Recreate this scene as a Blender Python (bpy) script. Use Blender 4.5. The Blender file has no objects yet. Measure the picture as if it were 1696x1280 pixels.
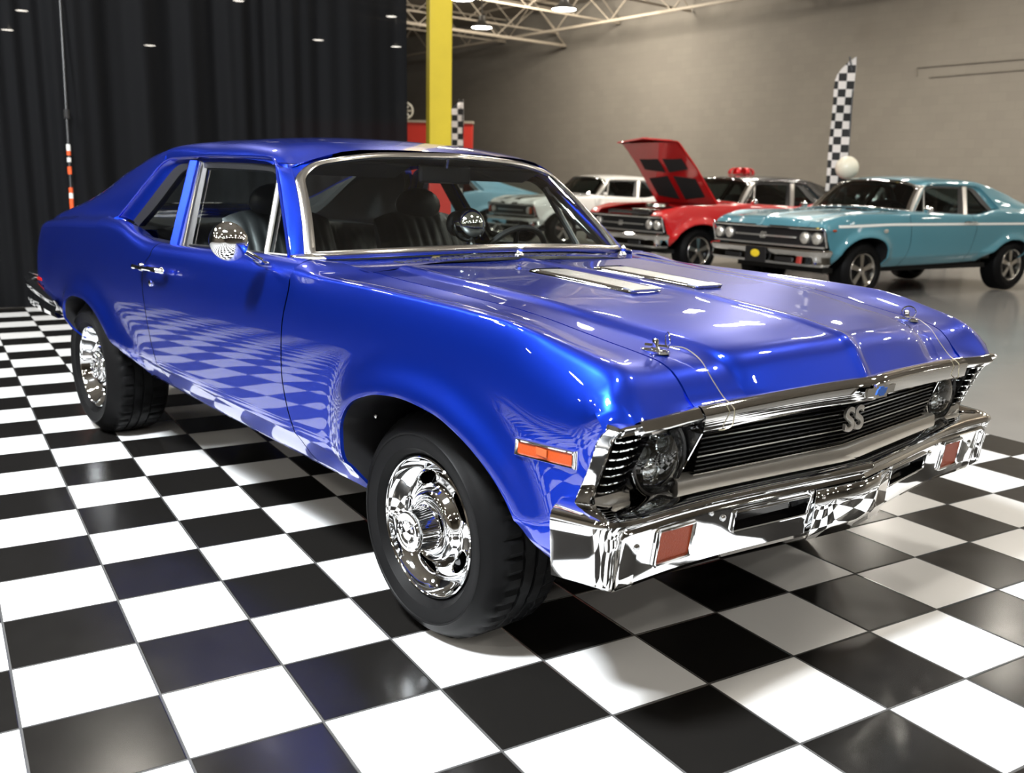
import bpy, bmesh, math, random
import numpy as np
from mathutils import Vector, Matrix

random.seed(7)
PI = math.pi
scene = bpy.context.scene
COL = scene.collection

# ------------------------------------------------------------------ camera
# world frame: the blue car's front axle is at the origin, +x is its nose, +y its left side
cam_data = bpy.data.cameras.new('camera')
cam = bpy.data.objects.new('camera', cam_data)
COL.objects.link(cam)
RC = Matrix(((0.6499578, 0.7596926, 0.0205426), (0.1726237, -0.1212567, -0.9774957), (-0.7401054, 0.6388771, -0.2099527)))
CAM = Vector((2.0847982, -2.3385884, 1.283482))
M3 = Matrix((RC[0], -RC[1], -RC[2])).transposed()
cam.matrix_world = Matrix.Translation(CAM) @ M3.to_4x4()
cam_data.sensor_width = 36.0
cam_data.lens = 1592.65 / 1696 * 36.0
cam_data.clip_start = 0.05
cam_data.clip_end = 200
cam_data.dof.use_dof = True
cam_data.dof.focus_distance = 2.75
cam_data.dof.aperture_fstop = 4.0
scene.camera = cam

# ------------------------------------------------------------------ view, world, lights
scene.view_settings.view_transform = 'Standard'
scene.view_settings.look = 'None'
scene.view_settings.gamma = 1
scene.view_settings.use_curve_mapping = False
scene.view_settings.exposure = 0.0
scene.cycles.use_denoising = True
scene.cycles.max_bounces = 10
scene.cycles.transparent_max_bounces = 24
scene.cycles.sample_clamp_indirect = 6
scene.cycles.caustics_reflective = False
scene.cycles.caustics_refractive = False
world = bpy.data.worlds.new('hall_ambient')
scene.world = world
world.use_nodes = True
world.node_tree.nodes['Background'].inputs[0].default_value = (0.75, 0.70, 0.63, 1)
world.node_tree.nodes['Background'].inputs[1].default_value = 0.12


def area(name, loc, target, size, power, color, shape='DISK', size_y=None):
    l = bpy.data.lights.new(name, 'AREA')
    l.shape = shape
    l.size = size
    if size_y: l.size_y = size_y
    l.energy = power
    l.color = color
    o = bpy.data.objects.new(name, l)
    COL.objects.link(o)
    o.location = loc
    o.rotation_euler = (Vector(target) - Vector(loc)).to_track_quat('-Z', 'Y').to_euler()
    return o


KEY = area('key_flood_lamp', (0.4, -3.7, 5.1), (-0.6, -0.8, 0.0), 0.9, 1150, (0.93, 0.97, 1.0))
FILL = area('added_rear_fill', (-5.4, -4.4, 5.2), (-6.4, -1.8, 0.0), 0.9, 260, (0.93, 0.97, 1.0))  # fill light added to brighten the tiles at the rear left, no real fixture
HALL = [area('added_hall_wash', p, t, 1.3, w, (1.0, 0.93, 0.82)) for p, t, w in (
    ((-9.0, 14.5, 6.6), (-8, 15, 0), 520), ((-17.5, 15.5, 6.4), (-21, 21.2, 2.5), 720), ((-2.0, 15.5, 6.6), (-3, 20, 1.5), 380))]  # wash lights added to lift the block wall and far hall, not real fixtures


# ------------------------------------------------------------------ materials
def nt(m):
    m.use_nodes = True
    return m.node_tree, m.node_tree.nodes, m.node_tree.links


def pbr(name, col, rough=0.5, metal=0.0, coat=0.0, coat_rough=0.03, spec=0.5, noise=0.0, nscale=40, bump=0.0, bscale=200, emit=None, estr=0):
    m = bpy.data.materials.new(name)
    t, n, l = nt(m)
    b = n['Principled BSDF']
    b.inputs['Base Color'].default_value = (*col, 1)
    b.inputs['Roughness'].default_value = rough
    b.inputs['Metallic'].default_value = metal
    b.inputs['Coat Weight'].default_value = coat
    b.inputs['Coat Roughness'].default_value = coat_rough
    b.inputs['Specular IOR Level'].default_value = spec
    if emit:
        b.inputs['Emission Color'].default_value = (*emit, 1)
        b.inputs['Emission Strength'].default_value = estr
    if noise or bump:
        tc = n.new('ShaderNodeTexCoord')
    if noise:
        nz = n.new('ShaderNodeTexNoise')
        nz.inputs['Scale'].default_value = nscale
        nz.inputs['Detail'].default_value = 4
        l.new(tc.outputs['Object'], nz.inputs['Vector'])
        mx = n.new('ShaderNodeMixRGB')
        mx.inputs['Color1'].default_value = (*[c * (1 - noise) for c in col], 1)
        mx.inputs['Color2'].default_value = (*[min(1, c * (1 + noise)) for c in col], 1)
        l.new(nz.outputs['Fac'], mx.inputs['Fac'])
        l.new(mx.outputs['Color'], b.inputs['Base Color'])
    if bump:
        nz2 = n.new('ShaderNodeTexNoise')
        nz2.inputs['Scale'].default_value = bscale
        l.new(tc.outputs['Object'], nz2.inputs['Vector'])
        bp = n.new('ShaderNodeBump')
        bp.inputs['Strength'].default_value = bump
        bp.inputs['Distance'].default_value = 0.002
        l.new(nz2.outputs['Fac'], bp.inputs['Height'])
        l.new(bp.outputs['Normal'], b.inputs['Normal'])
    return m


def glass(name, tint, refl=1.0):
    m = bpy.data.materials.new(name)
    t, n, l = nt(m)
    n.remove(n['Principled BSDF'])
    out = n['Material Output']
    tr = n.new('ShaderNodeBsdfTransparent')
    tr.inputs[0].default_value = (*tint, 1)
    gl = n.new('ShaderNodeBsdfGlossy')
    gl.inputs['Roughness'].default_value = 0.01
    lw = n.new('ShaderNodeLayerWeight')
    lw.inputs['Blend'].default_value = 0.5
    pw = n.new('ShaderNodeMath'); pw.operation = 'POWER'; pw.inputs[1].default_value = 4.0
    ml = n.new('ShaderNodeMath'); ml.operation = 'MULTIPLY_ADD'; ml.inputs[1].default_value = 0.9 * refl; ml.inputs[2].default_value = 0.055 * refl
    l.new(lw.outputs['Facing'], pw.inputs[0])
    l.new(pw.outputs[0], ml.inputs[0])
    mx = n.new('ShaderNodeMixShader')
    l.new(ml.outputs[0], mx.inputs[0]); l.new(tr.outputs[0], mx.inputs[1]); l.new(gl.outputs[0], mx.inputs[2])
    l.new(mx.outputs[0], out.inputs['Surface'])
    return m


M = {}
M['blue'] = pbr('blue_metallic_paint', (0.003, 0.032, 0.47), rough=0.35, metal=0.92, coat=1.0, coat_rough=0.01, noise=0.05, nscale=900)
M['blue'].node_tree.nodes['Principled BSDF'].inputs['Coat IOR'].default_value = 1.62
M['chrome'] = pbr('chrome', (0.86, 0.87, 0.88), rough=0.035, metal=1.0)
M['satin'] = pbr('satin_silver', (0.80, 0.78, 0.74), rough=0.30, metal=0.85)
M['bezel'] = pbr('bezel_black', (0.008, 0.008, 0.009), rough=0.22)
M['steel'] = pbr('brushed_trim', (0.55, 0.53, 0.50), rough=0.22, metal=1.0)
M['black'] = pbr('black_plastic', (0.010, 0.010, 0.011), rough=0.38)
M['gloss_black'] = pbr('gloss_black', (0.006, 0.006, 0.007), rough=0.06, coat=0.5)
M['rubber'] = pbr('tyre_rubber', (0.004, 0.004, 0.0043), rough=0.5, spec=0.09, noise=0.2, nscale=60, bump=0.12, bscale=700)
M['tread'] = M['rubber']
M['vinyl'] = pbr('black_vinyl', (0.009, 0.0095, 0.010), rough=0.40, bump=0.15, bscale=500)
M['lining'] = pbr('dark_lining', (0.012, 0.012, 0.012), rough=0.8)
M['glass'] = glass('window_glass', (0.80, 0.86, 0.86))
M['windshield'] = glass('windshield_glass', (0.84, 0.90, 0.89), 1.0)
M['lens'] = glass('headlight_glass', (0.9, 0.93, 0.93), 1.4)
M['smoke'] = glass('tinted_car_glass', (0.22, 0.26, 0.26), 1.2)
M['amber'] = pbr('amber_lens', (0.31, 0.040, 0.003), rough=0.38, spec=0.3, coat=0.1, bump=0.6, bscale=300)
M['amber_deep'] = pbr('amber_lens_core', (0.36, 0.06, 0.008), rough=0.4, coat=0.1)
M['red_lens'] = pbr('red_lens', (0.5, 0.01, 0.01), rough=0.2, coat=0.8)
M['emblem_blue'] = pbr('emblem_blue', (0.02, 0.10, 0.42), rough=0.3, coat=0.6)
M['wire'] = pbr('lanyard_wire', (0.60, 0.55, 0.40), rough=0.3, metal=1.0)
M['white_paint'] = pbr('white_paint', (0.72, 0.71, 0.68), rough=0.3, coat=1.0)
M['teal'] = pbr('teal_paint', (0.065, 0.235, 0.31), rough=0.4, metal=0.25, coat=1.0)
M['red'] = pbr('red_paint', (0.58, 0.008, 0.010), rough=0.35, coat=1.0)
M['dark_paint'] = pbr('black_paint', (0.012, 0.012, 0.013), rough=0.25, coat=1.0)
M['navy'] = pbr('navy_paint', (0.03, 0.08, 0.30), rough=0.35, coat=1.0)
M['sky_blue'] = pbr('pale_blue_paint', (0.20, 0.40, 0.52), rough=0.35, coat=1.0)
M['stripe_white'] = pbr('white_stripe', (0.75, 0.76, 0.74), rough=0.35)
M['yellow_plate'] = pbr('yellow_print', (0.75, 0.55, 0.02), rough=0.5)
M['post_yellow'] = pbr('yellow_column_paint', (0.56, 0.43, 0.025), rough=0.42, noise=0.08, nscale=6)
M['post_red'] = pbr('red_column_paint', (0.52, 0.03, 0.02), rough=0.45)
M['panel_red'] = pbr('red_panel', (0.62, 0.03, 0.015), rough=0.5)
M['satin_red'] = pbr('red_ribbon', (0.70, 0.015, 0.02), rough=0.3)
M['cream'] = pbr('cream_wheel', (0.75, 0.72, 0.62), rough=0.5)
M['balloon'] = pbr('ivory_balloon', (0.85, 0.80, 0.66), rough=0.25)
M['truss'] = pbr('truss_paint', (0.42, 0.36, 0.28), rough=0.6)
M['deck'] = pbr('roof_deck_paint', (0.30, 0.265, 0.22), rough=0.7, noise=0.12, nscale=1.5)
M['orange'] = pbr('orange_tape', (0.75, 0.10, 0.02), rough=0.4)
M['lamp_shell'] = pbr('lamp_housing', (0.25, 0.24, 0.22), rough=0.4, metal=0.6)


def lampmat(name, col, s):
    m = bpy.data.materials.new(name)
    t, n, l = nt(m)
    n.remove(n['Principled BSDF'])
    e = n.new('ShaderNodeEmission')
    e.inputs[0].default_value = (*col, 1)
    e.inputs[1].default_value = s
    l.new(e.outputs[0], n['Material Output'].inputs['Surface'])
    return m


M['lamp'] = lampmat('high_bay_glow', (1.0, 0.93, 0.82), 125)

S_TILE = 0.314358
YAW = -1.4013106
CX, CY = 5.96826, 1.37751


def tile2car(tx, ty, z=0.0):
    a, b = (tx - CX) * S_TILE, (ty - CY) * S_TILE
    c, s = math.cos(YAW), math.sin(YAW)
    return Vector((a * c + b * s, -a * s + b * c, z))


def mat_tiles():
    m = bpy.data.materials.new('checker_floor_tiles')
    t, n, l = nt(m)
    b = n['Principled BSDF']
    tc = n.new('ShaderNodeTexCoord')       # object space is measured in tiles
    sp = n.new('ShaderNodeSeparateXYZ')
    l.new(tc.outputs['Object'], sp.inputs[0])

    def math_(op, a, bb=None, v=None):
        k = n.new('ShaderNodeMath'); k.operation = op
        if hasattr(a, 'is_output'): l.new(a, k.inputs[0])
        else: k.inputs[0].default_value = a
        if bb is not None:
            if hasattr(bb, 'is_output'): l.new(bb, k.inputs[1])
            else: k.inputs[1].default_value = bb
        return k.outputs[0]
    fx, fy = math_('FLOOR', sp.outputs[0]), math_('FLOOR', sp.outputs[1])
    par = math_('PINGPONG', math_('ADD', fx, fy), 1.0)
    ex = math_('PINGPONG', sp.outputs[0], 0.5)
    ey = math_('PINGPONG', sp.outputs[1], 0.5)
    ed = math_('MINIMUM', ex, ey)
    gr = math_('LESS_THAN', ed, 0.011)
    # a random value per tile gives each its own faint tone
    cv = n.new('ShaderNodeCombineXYZ')
    l.new(fx, cv.inputs[0]); l.new(fy, cv.inputs[1])
    wn = n.new('ShaderNodeTexWhiteNoise'); wn.noise_dimensions = '2D'
    l.new(cv.outputs[0], wn.inputs['Vector'])
    nz = n.new('ShaderNodeTexNoise'); nz.inputs['Scale'].default_value = 3.0; nz.inputs['Detail'].default_value = 5
    l.new(tc.outputs['Object'], nz.inputs['Vector'])
    mx = n.new('ShaderNodeMixRGB')
    mx.inputs['Color1'].default_value = (0.008, 0.0075, 0.007, 1)
    mx.inputs['Color2'].default_value = (0.78, 0.785, 0.79, 1)
    l.new(par, mx.inputs['Fac'])
    m2 = n.new('ShaderNodeMixRGB'); m2.blend_type = 'MULTIPLY'
    rr = n.new('ShaderNodeMapRange')
    l.new(wn.outputs[0], rr.inputs['Value']); rr.inputs['To Min'].default_value = 0.95; rr.inputs['To Max'].default_value = 1.0
    m2.inputs['Fac'].default_value = 1
    l.new(mx.outputs[0], m2.inputs['Color1']); l.new(rr.outputs[0], m2.inputs['Color2'])
    m3 = n.new('ShaderNodeMixRGB')
    m3.inputs['Color2'].default_value = (0.07, 0.07, 0.07, 1)
    l.new(gr, m3.inputs['Fac']); l.new(m2.outputs[0], m3.inputs['Color1'])
    l.new(m3.outputs[0], b.inputs['Base Color'])
    r2 = n.new('ShaderNodeMapRange')
    l.new(nz.outputs['Fac'], r2.inputs['Value']); r2.inputs['To Min'].default_value = 0.14; r2.inputs['To Max'].default_value = 0.26
    l.new(r2.outputs[0], b.inputs['Roughness'])
    b.inputs['Specular IOR Level'].default_value = 0.33
    bp = n.new('ShaderNodeBump'); bp.inputs['Strength'].default_value = 0.6; bp.inputs['Distance'].default_value = 0.003
    mr = n.new('ShaderNodeMapRange'); l.new(ed, mr.inputs['Value']); mr.inputs['From Max'].default_value = 0.018
    l.new(mr.outputs[0], bp.inputs['Height']); l.new(bp.outputs[0], b.inputs['Normal'])
    return m


M['tiles'] = mat_tiles()
M['concrete'] = pbr('polished_concrete', (0.23, 0.225, 0.215), rough=0.16, noise=0.18, nscale=1.2)


def mat_block():
    m = bpy.data.materials.new('painted_block_wall')
    t, n, l = nt(m)
    b = n['Principled BSDF']
    tc = n.new('ShaderNodeTexCoord')
    br = n.new('ShaderNodeTexBrick')
    br.inputs['Scale'].default_value = 1.0
    br.inputs['Brick Width'].default_value = 0.4
    br.inputs['Row Height'].default_value = 0.2
    br.inputs['Mortar Size'].default_value = 0.006
    br.inputs['Color1'].default_value = (0.245, 0.222, 0.185, 1)
    br.inputs['Color2'].default_value = (0.232, 0.208, 0.175, 1)
    br.inputs['Mortar'].default_value = (0.222, 0.199, 0.167, 1)
    l.new(tc.outputs['Object'], br.inputs['Vector'])
    nz = n.new('ShaderNodeTexNoise'); nz.inputs['Scale'].default_value = 0.5; nz.inputs['Detail'].default_value = 6
    l.new(tc.outputs['Object'], nz.inputs['Vector'])
    mx = n.new('ShaderNodeMixRGB'); mx.blend_type = 'MULTIPLY'; mx.inputs['Fac'].default_value = 1
    rr = n.new('ShaderNodeMapRange'); l.new(nz.outputs['Fac'], rr.inputs['Value']); rr.inputs['To Min'].default_value = 0.82; rr.inputs['To Max'].default_value = 1.12
    l.new(br.outputs['Color'], mx.inputs['Color1']); l.new(rr.outputs[0], mx.inputs['Color2'])
    l.new(mx.outputs[0], b.inputs['Base Color'])
    b.inputs['Roughness'].default_value = 0.75
    return m


M['block'] = mat_block()


def mat_curtain():
    m = bpy.data.materials.new('sheer_black_drape')
    t, n, l = nt(m)
    b = n['Principled BSDF']
    b.inputs['Base Color'].default_value = (0.0055, 0.0058, 0.0068, 1)
    b.inputs['Roughness'].default_value = 0.7
    b.inputs['Specular IOR Level'].default_value = 0.08
    tr = n.new('ShaderNodeBsdfTransparent'); tr.inputs[0].default_value = (1, 1, 1, 1)
    mx = n.new('ShaderNodeMixShader'); mx.inputs[0].default_value = 0.012
    l.new(b.outputs[0], mx.inputs[1]); l.new(tr.outputs[0], mx.inputs[2])
    l.new(mx.outputs[0], n['Material Output'].inputs['Surface'])
    return m


M['drape'] = mat_curtain()


def mat_check(name, sc, c1=(0.012, 0.012, 0.013), c2=(0.78, 0.74, 0.72)):
    m = bpy.data.materials.new(name)
    t, n, l = nt(m)
    b = n['Principled BSDF']
    tc = n.new('ShaderNodeTexCoord')
    ck = n.new('ShaderNodeTexChecker'); ck.inputs['Scale'].default_value = sc
    ck.inputs['Color1'].default_value = (*c1, 1); ck.inputs['Color2'].default_value = (*c2, 1)
    mp = n.new('ShaderNodeMapping'); mp.inputs['Location'].default_value = (0.003, 0.0507, 0.003)
    l.new(tc.outputs['Object'], mp.inputs[0]); l.new(mp.outputs[0], ck.inputs['Vector'])
    l.new(ck.outputs[0], b.inputs['Base Color'])
    b.inputs['Roughness'].default_value = 0.7
    return m


M['flag'] = mat_check('checkered_flag_cloth', 9.0)


def mat_mesh_chrome():
    m = bpy.data.materials.new('perforated_chrome')
    t, n, l = nt(m)
    b = n['Principled BSDF']
    tc = n.new('ShaderNodeTexCoord')
    vo = n.new('ShaderNodeTexVoronoi'); vo.inputs['Scale'].default_value = 120
    l.new(tc.outputs['Object'], vo.inputs['Vector'])
    bp = n.new('ShaderNodeBump'); bp.inputs['Strength'].default_value = 0.8; bp.inputs['Distance'].default_value = 0.002
    l.new(vo.outputs['Distance'], bp.inputs['Height']); l.new(bp.outputs[0], b.inputs['Normal'])
    b.inputs['Base Color'].default_value = (0.75, 0.77, 0.76, 1)
    b.inputs['Metallic'].default_value = 1
    b.inputs['Roughness'].default_value = 0.30
    return m


M['perf'] = mat_mesh_chrome()


# ------------------------------------------------------------------ mesh helpers
def pchip(pts):
    xk = np.array([p[0] for p in pts], float); yk = np.array([p[1] for p in pts], float)
    o = np.argsort(xk); xk = xk[o]; yk = yk[o]
    h = np.diff(xk); d = np.diff(yk) / h
    m = np.zeros(len(xk))
    for i in range(1, len(xk) - 1):
        if d[i - 1] * d[i] > 0:
            w1, w2 = 2 * h[i] + h[i - 1], h[i] + 2 * h[i - 1]
            m[i] = (w1 + w2) / (w1 / d[i - 1] + w2 / d[i])
    m[0], m[-1] = d[0], d[-1]

    def f(x):
        x = np.clip(np.asarray(x, float), xk[0], xk[-1])
        i = np.clip(np.searchsorted(xk, x) - 1, 0, len(xk) - 2)
        t = (x - xk[i]) / h[i]
        r = ((2 * t**3 - 3 * t**2 + 1) * yk[i] + (t**3 - 2 * t**2 + t) * h[i] * m[i]
             + (-2 * t**3 + 3 * t**2) * yk[i + 1] + (t**3 - t**2) * h[i] * m[i + 1])
        return float(r) if r.ndim == 0 else r
    return f


def smooth01(a):
    a = min(1.0, max(0.0, a)); return a * a * (3 - 2 * a)


def catmull(P, n):
    """resample the control polygon P (k,3) to n points, arc-length-like parameter"""
    P = np.array(P, float)
    d = np.r_[0, np.cumsum(np.linalg.norm(np.diff(P, axis=0), axis=1))]
    t = np.linspace(0, d[-1], n)
    return np.stack([np.atleast_1d(pchip(list(zip(d, P[:, k])))(t)) for k in range(P.shape[1])], 1)


ROLL, PITCH = -0.01445, 0.01588


class MB:
    def __init__(s):
        s.v = []; s.f = []

    def add(s, V, F):
        o = len(s.v)
        s.v += [tuple(map(float, p)) for p in V]
        s.f += [tuple(i + o for i in f) for f in F]
        return s

    def grid(s, P, close_u=False, close_v=False):
        P = np.asarray(P, float); n, m = P.shape[:2]
        F = []
        for i in range(n if close_u else n - 1):
            for j in range(m if close_v else m - 1):
                a, b = i * m + j, i * m + (j + 1) % m
                c, d = ((i + 1) % n) * m + (j + 1) % m, ((i + 1) % n) * m + j
                F.append((a, b, c, d))
        return s.add(P.reshape(-1, 3), F)

    def box(s, c, d, R=None):
        x, y, z = d[0] / 2, d[1] / 2, d[2] / 2
        V = [Vector(q) for q in ((-x, -y, -z), (x, -y, -z), (x, y, -z), (-x, y, -z), (-x, -y, z), (x, -y, z), (x, y, z), (-x, y, z))]
        if R is not None: V = [R @ q for q in V]
        V = [q + Vector(c) for q in V]
        return s.add(V, [(0, 3, 2, 1), (4, 5, 6, 7), (0, 1, 5, 4), (1, 2, 6, 5), (2, 3, 7, 6), (3, 0, 4, 7)])

    def hull8(s, lo, hi):
        """prism between two quads (4 pts each, same order)"""
        return s.add(list(lo) + list(hi), [(3, 2, 1, 0), (4, 5, 6, 7), (0, 1, 5, 4), (1, 2, 6, 5), (2, 3, 7, 6), (3, 0, 4, 7)])

    def prism(s, poly, vec):
        n = len(poly); vec = Vector(vec)
        V = [Vector(p) for p in poly] + [Vector(p) + vec for p in poly]
        F = [tuple(range(n))[::-1], tuple(range(n, 2 * n))] + [(i, (i + 1) % n, (i + 1) % n + n, i + n) for i in range(n)]
        return s.add(V, F)

    def tube(s, pts, r, k=8, closed=False, caps=True):
        pts = [Vector(p) for p in pts]; n = len(pts); rings = []
        up = None
        for i, p in enumerate(pts):
            a = pts[(i - 1) % n] if (closed or i > 0) else p
            b = pts[(i + 1) % n] if (closed or i < n - 1) else p
            t = (b - a).normalized()
            if up is None:
                up = t.orthogonal().normalized()
            up = (up - t * up.dot(t)).normalized()
            q = t.cross(up)
            rr = r[i] if hasattr(r, '__len__') else r
            rings.append([p + (up * math.cos(2 * PI * j / k) + q * math.sin(2 * PI * j / k)) * rr for j in range(k)])
        s.grid(np.array(rings), close_u=closed, close_v=True)
        if caps and not closed:
            o = len(s.v) - n * k
            s.f.append(tuple(o + j for j in range(k))[::-1]); s.f.append(tuple(o + (n - 1) * k + j for j in range(k)))
        return s

    def lathe(s, prof, k=48, c=(0, 0, 0), axis='Y', fn=None, skip=None):
        """prof: (radius, along-axis) pairs"""
        P = np.zeros((k, len(prof), 3))
        for i in range(k):
            a = 2 * PI * i / k
            for j, (r, h) in enumerate(prof):
                if fn: r, h = fn(i, j, r, h)
                u, w = r * math.cos(a), r * math.sin(a)
                P[i, j] = (u, h, w) if axis == 'Y' else ((h, u, w) if axis == 'X' else (u, w, h))
        P += np.array(c)
        n, m = k, len(prof); F = []
        for i in range(n):
            for j in range(m - 1):
                if skip and skip(i, j): continue
                F.append((i * m + j, i * m + j + 1, ((i + 1) % n) * m + j + 1, ((i + 1) % n) * m + j))
        return s.add(P.reshape(-1, 3), F)

    def ball(s, c, r, k=20, sc=(1, 1, 1)):
        prof = [(math.sin(PI * j / (k // 2)) * r, -math.cos(PI * j / (k // 2)) * r) for j in range(k // 2 + 1)]
        o = len(s.v); s.lathe(prof, k, (0, 0, 0), 'Z')
        for i in range(o, len(s.v)):
            v = s.v[i]; s.v[i] = (c[0] + v[0] * sc[0], c[1] + v[1] * sc[1], c[2] + v[2] * sc[2])
        return s

    def mirror(s):
        """append a copy with y negated"""
        o = len(s.v); nv = [(x, -y, z) for x, y, z in s.v]; nf = [tuple(i + o for i in f[::-1]) for f in s.f]
        s.v += nv; s.f += nf
        return s

    def side(s, sg):
        if sg < 0:
            s.v = [(x, -y, z) for x, y, z in s.v]; s.f = [f[::-1] for f in s.f]
        return s

    def xform(s, Mx):
        s.v = [tuple(Mx @ Vector(v)) for v in s.v]
        return s

    def build(s, name, mat, parent=None, tilt=False, sharp=35, bevel=0, solid=0, sub=0, merge=1e-4, loc=None, rotz=0, flat=False):
        me = bpy.data.meshes.new(name)
        V = s.v
        if tilt: V = [(x, y, z + ROLL * y - PITCH * (x + 1.41)) for x, y, z in V]
        bm = bmesh.new()
        bv = [bm.verts.new(v) for v in V]
        for f in s.f:
            g = []
            for i in f:
                if bv[i] not in g: g.append(bv[i])
            if len(g) >= 3:
                try: bm.faces.new(g)
                except ValueError: pass
        if merge: bmesh.ops.remove_doubles(bm, verts=bm.verts, dist=merge)
        bmesh.ops.dissolve_degenerate(bm, dist=1e-6, edges=bm.edges)
        bmesh.ops.recalc_face_normals(bm, faces=bm.faces)
        bm.to_mesh(me); bm.free()
        if not flat:
            me.shade_smooth()
            me.set_sharp_from_angle(angle=math.radians(sharp))
        me.materials.append(M[mat] if isinstance(mat, str) else mat)
        o = bpy.data.objects.new(name, me)
        COL.objects.link(o)
        if parent is not None: o.parent = parent
        if loc is not None: o.location = loc
        if rotz: o.rotation_euler[2] = rotz
        if bevel:
            md = o.modifiers.new('bevel', 'BEVEL'); md.width = bevel; md.segments = 3; md.limit_method = 'ANGLE'; md.angle_limit = math.radians(30); md.harden_normals = False
        if solid:
            md = o.modifiers.new('thickness', 'SOLIDIFY'); md.thickness = solid; md.offset = 0
        if sub:
            md = o.modifiers.new('subsurf', 'SUBSURF'); md.levels = sub; md.render_levels = sub
        return o


def tag(o, label=None, cat=None, group=None, kind=None):
    if label: o['label'] = label
    if cat: o['category'] = cat
    if group: o['group'] = group
    if kind: o['kind'] = kind
    return o


def empty(name, loc=(0, 0, 0), rotz=0.0):
    o = bpy.data.objects.new(name, None)
    COL.objects.link(o)
    o.location = loc; o.rotation_euler = (0, 0, rotz); o.empty_display_size = 0.2
    return o


# ------------------------------------------------------------------ body curves (car frame, right/left symmetric, y >= 0)
f_zc = pchip([(-3.95, .925), (-3.65, .955), (-3.3, .985), (-2.835, 1.012), (-2.405, 1.030), (-2.245, 1.017), (-2.094, .985), (-1.95, .963), (-1.81, .962),
              (-1.68, .968), (-1.3, .974), (-.73, .984), (-.28, .987), (.05, .984), (.315, .977), (.43, .966), (.53, .948), (.60, .934), (.667, .917),
              (.702, .897), (.729, .863), (.752, .829), (.763, .812)])
f_yc0 = pchip([(-3.95, .83), (-3.6, .84), (-3.0, .858), (-2.4, .868), (-1.9, .870), (.40, .867), (.53, .854), (.60, .845), (.70, .832), (.763, .825)])
f_ym0 = pchip([(-3.95, .885), (-3.4, .895), (-2.8, .902), (-2.1, .906), (-1.5, .910), (-.5, .914), (.763, .919)])
f_zb = pchip([(-3.95, .60), (-3.6, .56), (-3.2, .47), (-3.0, .43), (-2.1, .405), (-1.9, .395), (-.5, .372), (-.1, .370), (.54, .43), (.76, .44)])
f_ys = pchip([(-.70, .725), (-.47, .713), (0.02, .687), (.28, .673), (.50, .662), (.646, .654), (.743, .649), (.763, .648)])
f_zs = pchip([(-.70, 1.009), (-.62, 1.008), (-.47, .999), (-.325, .990), (-.12, .981), (.023, .974), (.154, .968), (.281, .956), (.393, .941), (.499, .926), (.598, .913),
              (.646, .905), (.684, .890), (.718, .859), (.743, .826), (.763, .812)])
f_zn = pchip([(-.75, 1.034), (-.45, 1.020), (-.3, 1.014), (.06, .999), (.254, .988), (.356, .980), (.463, .971), (.584, .960), (.671, .946), (.726, .936),
              (.759, .914), (.786, .873), (.813, .829)])
f_ysill = pchip([(-2.6, .79), (-2.36, .795), (-2.0, .81), (-1.8, .815), (-1.07, .805), (-.70, .80)])
f_zsill = pchip([(-2.6, 1.05), (-2.36, 1.036), (-2.16, .997), (-1.99, .982), (-1.85, .982), (-1.07, 1.010), (-.84, 1.017), (-.70, 1.020)])
f_yb = pchip([(-.75, .60), (0, .575), (.37, .555), (.54, .53), (.68, .50), (.82, .46)])
f_zr = pchip([(-2.1, 1.386), (-2.25, 1.368), (-2.47, 1.327), (-2.64, 1.287), (-2.84, 1.236), (-3.04, 1.175), (-3.44, 1.072), (-3.75, .995), (-3.9, .955), (-3.95, .94)])
f_roof = pchip([(-1.0, 1.388), (-1.1, 1.408), (-1.3, 1.430), (-1.6, 1.440), (-1.9, 1.433), (-2.1, 1.418), (-2.3, 1.392), (-2.45, 1.362), (-2.6, 1.32), (-3.1, 1.12)])
f_drop = pchip([(0, 0), (.2, .004), (.4, .017), (.5, .029), (.56, .041), (.60, .053), (.635, .073), (.652, .092), (.657, .105)])
ARCH_F = catmull([(-.258, .368, 0), (-.264, .400, 0), (-.273, .430, 0), (-.286, .470, 0), (-.297, .520, 0), (-.298, .573, 0), (-.277, .619, 0), (-.232, .661, 0), (-.169, .689, 0), (-.092, .710, 0),
                  (.024, .721, 0), (.159, .711, 0), (.273, .678, 0), (.368, .632, 0), (.437, .583, 0), (.489, .524, 0), (.528, .458, 0), (.545, .415, 0)], 72)[:, :2]
ARCH_R = catmull([(-2.06, .395, 0), (-2.11, .445, 0), (-2.2, .477, 0), (-2.33, .528, 0), (-2.44, .592, 0), (-2.56, .640, 0), (-2.68, .661, 0), (-2.80, .658, 0), (-2.91, .634, 0), (-2.985, .59, 0), (-3.0, .53, 0),
                  (-2.985, .47, 0), (-2.96, .42, 0)], 64)[:, :2]


def tailf(x):
    if x >= -3.45: return 1.0
    q = min(1.0, (-3.45 - x) / .5)
    return max(0.0, 1 - q ** 2.6) ** (1 / 2.6)


f_zcs = pchip([(-3.95, .93), (-3.3, .985), (-2.4, 1.02), (-1.3, .98), (-.2, .985), (.25, .980), (.43, .966), (.60, .934), (.70, .897), (.729, .863), (.763, .812)])


def f_yc(x): return f_yc0(x) * tailf(x)


def f_ym(x): return f_ym0(x) * tailf(x)


def arch_d(x, z, A):
    return float(np.min(np.hypot(A[:, 0] - x, A[:, 1] - z)))


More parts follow.
